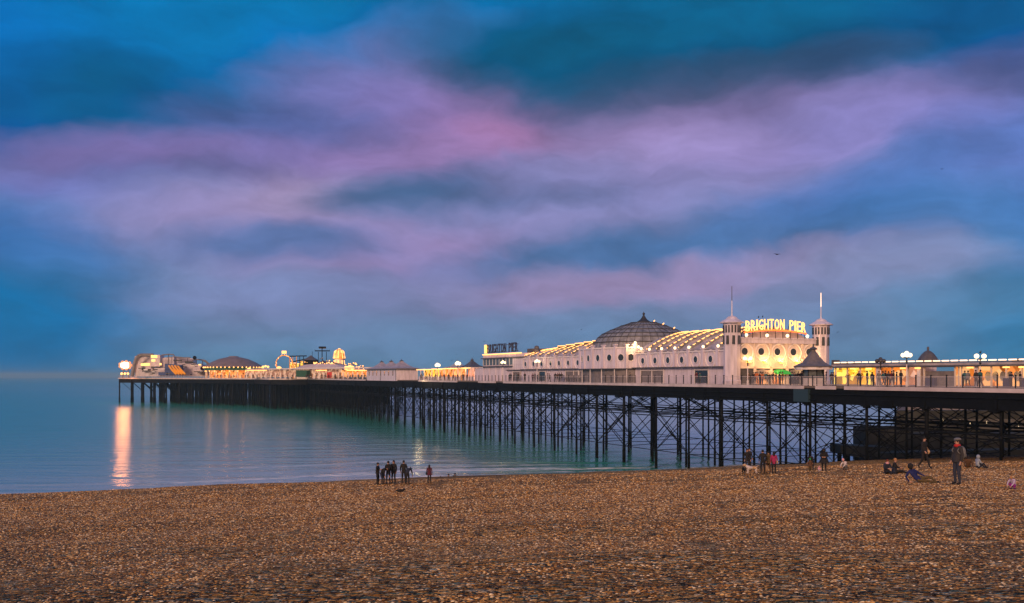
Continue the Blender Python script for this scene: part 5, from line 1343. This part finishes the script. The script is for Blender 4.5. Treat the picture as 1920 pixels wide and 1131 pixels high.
folk(805,906,35,'STAND','maroon','black','hair_dark','lone figure in dark maroon coat with a bag, right of the shore groups',175,bag=('bagL','black'),coat=('maroon',1.4,.06),long_hair=True)
# heads beyond the crest
for u_, dy, lab in ((826,5.,'tiny dark figure almost hidden behind the shingle crest'),(841,3.6,'dark seated figure peeping over the shingle crest'),(853,3.2,'rightmost dark figure peeping over the shingle crest')):
    x0 = (u_-960)/F*98; yc = interp(CR, x0)+dy; x = (u_-960)/F*yc
    person(Vector((x, yc, beach_z(x, yc))), 180, 'SIT', 'black', 'black', 'hair_dark', lab, h=1.75)
# fisherman on the jetty
q = P(1588,834,149.6); person(Vector((q.x, 150, P(0,834,150).z)), 90, 'STAND', 'black', 'black', 'hair_dark', 'angler in dark clothes standing on the concrete jetty', h=1.6)
# loose bags and toys
o = MB().ball(beach_hit(1437,886)+Vector((-.1,0,.28)), .30, 12, 1., .8, .7).mi(1).path([beach_hit(1437,886)+Vector((-.25,0,.5)), beach_hit(1437,886)+Vector((-.1,0,.78)), beach_hit(1437,886)+Vector((.05,0,.5))], .03, 5).build('tote_bag', [cm('tan'), cm('brown')], None, True)
tag(o, 'pale yellow tote bag set down beside the magenta jacket', 'bag')
# dogs
def dog(loc, face, c1, c2, lab, sc_=1.):
    vs = [(0,.32,.42),(0,.05,.43),(0,-.25,.45),(0,-.42,.58),(0,-.52,.64),(0,-.66,.60), (.08,.34,.36),(.09,.30,.20),(.09,.38,.12),(.09,.34,.02),(-.08,.34,.36),(-.09,.30,.20),(-.09,.38,.12),(-.09,.34,.02),
          (.08,-.27,.38),(.08,-.26,.2),(.08,-.29,.02),(-.08,-.27,.38),(-.08,-.26,.2),(-.08,-.29,.02),(0,.44,.50),(0,.56,.62),(.05,-.50,.72),(-.05,-.50,.72)]
    es = [(0,1),(1,2),(2,3),(3,4),(4,5),(0,6),(6,7),(7,8),(8,9),(0,10),(10,11),(11,12),(12,13),(2,14),(14,15),(15,16),(2,17),(17,18),(18,19),(0,20),(20,21),(4,22),(4,23)]
    rd_ = [(.11,.12),(.10,.11),(.12,.15),(.075,.08),(.075,.08),(.035,.035)]+[(.06,.06),(.035,.035),(.028,.028),(.028,.028)]*2+[(.05,.05),(.03,.03),(.028,.028)]*2+[(.025,.025),(.012,.012),(.02,.02),(.02,.02)]
    tg = [0]*len(es); tg[3] = tg[4] = 1; tg[0] = 1; tg[20] = 1; tg[19] = 0
    me = skin_mesh('body', vs, es, rd_, tg, [cm(c1), cm(c2)], 1)
    o = bpy.data.objects.new('dog', me); col.objects.link(o); o.location = loc; o.rotation_euler = (0,0,R(face)); o.scale = (sc_,)*3
    return tag(o, lab, 'dog')
dog(beach_hit(1409,888), -82, 'white', 'tan', 'white and tan dog standing on the shingle, seen from the side', .95)
dog(beach_hit(1394,888), -20, 'black', 'black', 'small black dog beside the white and tan one', .72)

# ------------------------------------------------------------------ people on the deck
cols_ = ['black','black','navy','charcoal','black','brown','teal','maroon','grey','black']
poses = ['STAND','LEAN','WALK','PHONE','STAND']
def deck_folk(us, t, lab, grp, faces=(0,180,90,-90,30), colr=None):
    for k, u_ in enumerate(us):
        tt = t+random.uniform(-.4,.4) if isinstance(t, (int,float)) else random.uniform(*t)
        s = s_of(u_, tt); c_ = colr or random.choice(cols_)
        person(W(s, tt, DECK), random.choice(faces)+random.uniform(-20,20), random.choice(poses), c_, random.choice(['black','navy','charcoal']), 'hair_dark', lab, grp, h=random.uniform(1.6,1.82), fingers=False)
deck_folk([955,958,964,969,972,984], 1.2, 'dark figure at the railing below the right end of the annex', 'people at the railing by the annex')
deck_folk([999,1003,1008,1027,1030,1041,1045,1049,1053], 1.2, 'dark figure at the railing below the left ribbed roof', 'people at the railing by the ribbed roof')
deck_folk([1172], 1.4, 'dark walking figure, left of the pair under the dome', None, (90,)); deck_folk([1181.5], 1.6, 'navy walking figure, right of the pair under the dome', None, (90,), 'navy')
deck_folk([1306,1312], 1.2, 'dark figure leaning at the railing before the last shuttered opening', 'pair leaning at the railing near the left tower', (0,))
deck_folk([1403,1412,1416,1424,1430,1436,1440,1449,1455,1461,1467], (2.,6.5), 'figure in the crowd before the lit entrance between the towers', 'crowd before the lit entrance')
deck_folk([1419,1428], 3., 'figure in bright orange among the crowd at the lit entrance', 'orange figures at the lit entrance', colr='orange')
deck_folk([1485,1490,1497,1503], 3., 'dark figure left of the octagonal shelter', 'people left of the octagonal shelter')
deck_folk([1549], 2.5, 'figure in bright blue right of the octagonal shelter', None, colr='blue'); deck_folk([1559,1562], 2.5, 'dark figure between the octagonal shelter and the yellow stall', 'pair right of the octagonal shelter')
deck_folk([1610,1626,1635,1648], 3.2, 'dark figure before the yellow lit part of the arcade', 'people before the yellow arcade')
deck_folk([1656,1660,1666,1672,1676,1681,1689], 3.4, 'dark figure in the cluster before the orange lit arcade', 'cluster before the orange arcade')
deck_folk([1809,1815,1830,1838], 4.5, 'dark figure in the arcade opening right of the grey shutters', 'people right of the grey shutters')
deck_folk([1895,1913], 5.5, 'dark figure before the oval mirrors at the right edge', 'people before the oval mirrors')
deck_folk([790,799,806,817,826,833,841,850,858,868,876], (1.5,3.), 'dark figure before the lit stalls beside the pink pavilion', 'people at the lit stalls')
deck_folk([652,657,661,667,672,678,684], (1.5,3.), 'dark figure left of the pink pavilion', 'people left of the pink pavilion')
for k in range(20):
    f = k/19; u_ = 466+f*170+random.uniform(-3,3); Y = 414-f*66-random.uniform(0,5); p = P(u_, 706, Y); 
    person(Vector((p.x,p.y,DECK)), random.uniform(0,360), random.choice(poses), random.choice(cols_), 'black', 'hair_dark', 'tiny dark figure before the lit arcade row on the far deck', 'people at the far arcade row', h=1.75, fingers=False)
for k in range(12):
    u_ = 398+k*7.5; p = P(u_, 706, 448); person(Vector((p.x,448+random.uniform(0,3),DECK)), random.uniform(0,360), random.choice(poses), random.choice(cols_), 'black', 'hair_dark', 'tiny dark figure under the bulb-lit domed arcade', 'people at the domed arcade', h=1.75, fingers=False)
# furled red parasol and tables
s = s_of(1105,1.3); o = thing('parasol', W(s,1.3,DECK), 'furled bright red parasol on the deck beside the domed drum', 'parasol')
S().tube((s,1.3,DECK),(s,1.3,DECK+2.6),.04,6).build('pole', M['post'], o); S().lathe((s,1.3,DECK+1.0), [(.38,0),(.45,.4),(.3,1.1),(.06,1.65)], 10).build('canopy', M['red'], o)
for k, u_ in enumerate((1063,1072,1081,1090,1100,1110,1121,1130)):
    s = s_of(u_,1.); o = thing('picnic_table', W(s,1.,DECK), 'dark picnic table along the railing before the grey shutters', 'table', 'tables along the railing')
    S().box((s-.7,.7,DECK+.72),(s+.7,1.3,DECK+.78)).build('table_top', M['post'], o)
    for dy in (.35,1.5): S().box((s-.7,dy,DECK+.42),(s+.7,dy+.2,DECK+.46)).build('bench', M['post'], o)
    for dx in (-.5,.5): S().box((s+dx-.04,.4,DECK),(s+dx+.04,1.6,DECK+.1)).tube((s+dx,.6,DECK),(s+dx,.9,DECK+.72),.04,4).tube((s+dx,1.4,DECK),(s+dx,1.1,DECK+.72),.04,4).build('leg', M['post'], o)

# ------------------------------------------------------------------ gulls
def gull(u, v, Y, span, roll, lab, up=.3):
    c = P(u, v, Y); o = thing('gull', c, lab, 'bird')
    m_ = M['iron']
    b_ = MB().ball(c, span*.07, 8, .8, 2.6, 1.).build('body', m_, o, True)
    for k in (-1,1):
        a = R(roll*k); root = c+Vector((0,0,.02)); mid = c+Vector((k*span*.25, 0, span*.25*up+k*span*.25*math.sin(R(roll)))); tip = c+Vector((k*span*.5, .05*span, -span*.02*up+k*span*.5*math.sin(R(roll))))
        w_ = span*.07
        MB().add([root+Vector((0,-w_,0)), root+Vector((0,w_,0)), mid+Vector((0,w_*.9,0)), mid+Vector((0,-w_*.8,0)), tip, root+Vector((0,0,-.03*span)), mid+Vector((0,0,-.025*span))],
           [(0,1,2,3),(3,2,4),(0,5,6,3),(5,1,2,6),(3,6,4),(6,2,4)]).build('wing', m_, o)
gull(1457,477,90,.85,-4,'gull with spread wings high above the left tower'); gull(1766,317,100,.5,5,'highest gull, small and dark in the upper right sky')
gull(1571,623,120,.5,55,'gull banking just right of the right tower'); gull(1090,618,150,.6,50,'gull banking left of the grey dome')
gull(908,640,180,.7,0,'gull above the unlit sign'); gull(847,676,220,.9,30,'gull over the food stalls'); gull(856,665,220,.5,10,'tiny gull over the globe lamp of the stalls')
def perch(p, lab):
    o = MB().ball(p+Vector((0,0,.14)), .11, 8, .9, .7, 1.5).ball(p+Vector((.0,-.15,.27)), .055, 8).tube(p, p+Vector((0,0,.1)), .015, 4).build('gull', M['iron'], None, True); tag(o, lab, 'bird')
s = s_of(1838,5.); perch(W(s,5.,zat(668,s,5.)+.24), 'bird perched on the globe lamp nearest the right edge')
perch(W(sA-.6,T0+4.2,21.95), 'left of two birds perched on the glowing sign'); perch(W(sA-.6,T0+4.9,22.03), 'right of two birds perched on the glowing sign')
gp = beach_hit(750,923); o = MB().ball(gp+Vector((0,0,.1)), .14, 8, .6, 1.6, .8).mi(0).ball(gp+Vector((.2,0,.16)), .07, 8).build('driftwood', cm('black'), None, True); tag(o, 'small dark lump lying on the shingle below the shore group', 'debris')

# ------------------------------------------------------------------ sea haze
hz = MB().box((-9500,-70,-7),(9500,9500,32)).build('haze', [], None); tag(hz, kind='stuff')
hm_ = bpy.data.materials.new('haze'); hm_.use_nodes = True; t = hm_.node_tree; t.nodes.clear()
o_ = t.nodes.new('ShaderNodeOutputMaterial'); pv_ = t.nodes.new('ShaderNodeVolumePrincipled'); pv_.inputs['Color'].default_value = (.5,.82,.95,1); pv_.inputs['Density'].default_value = .00017
t.links.new(pv_.outputs[0], o_.inputs['Volume']); hz.data.materials.append(hm_)
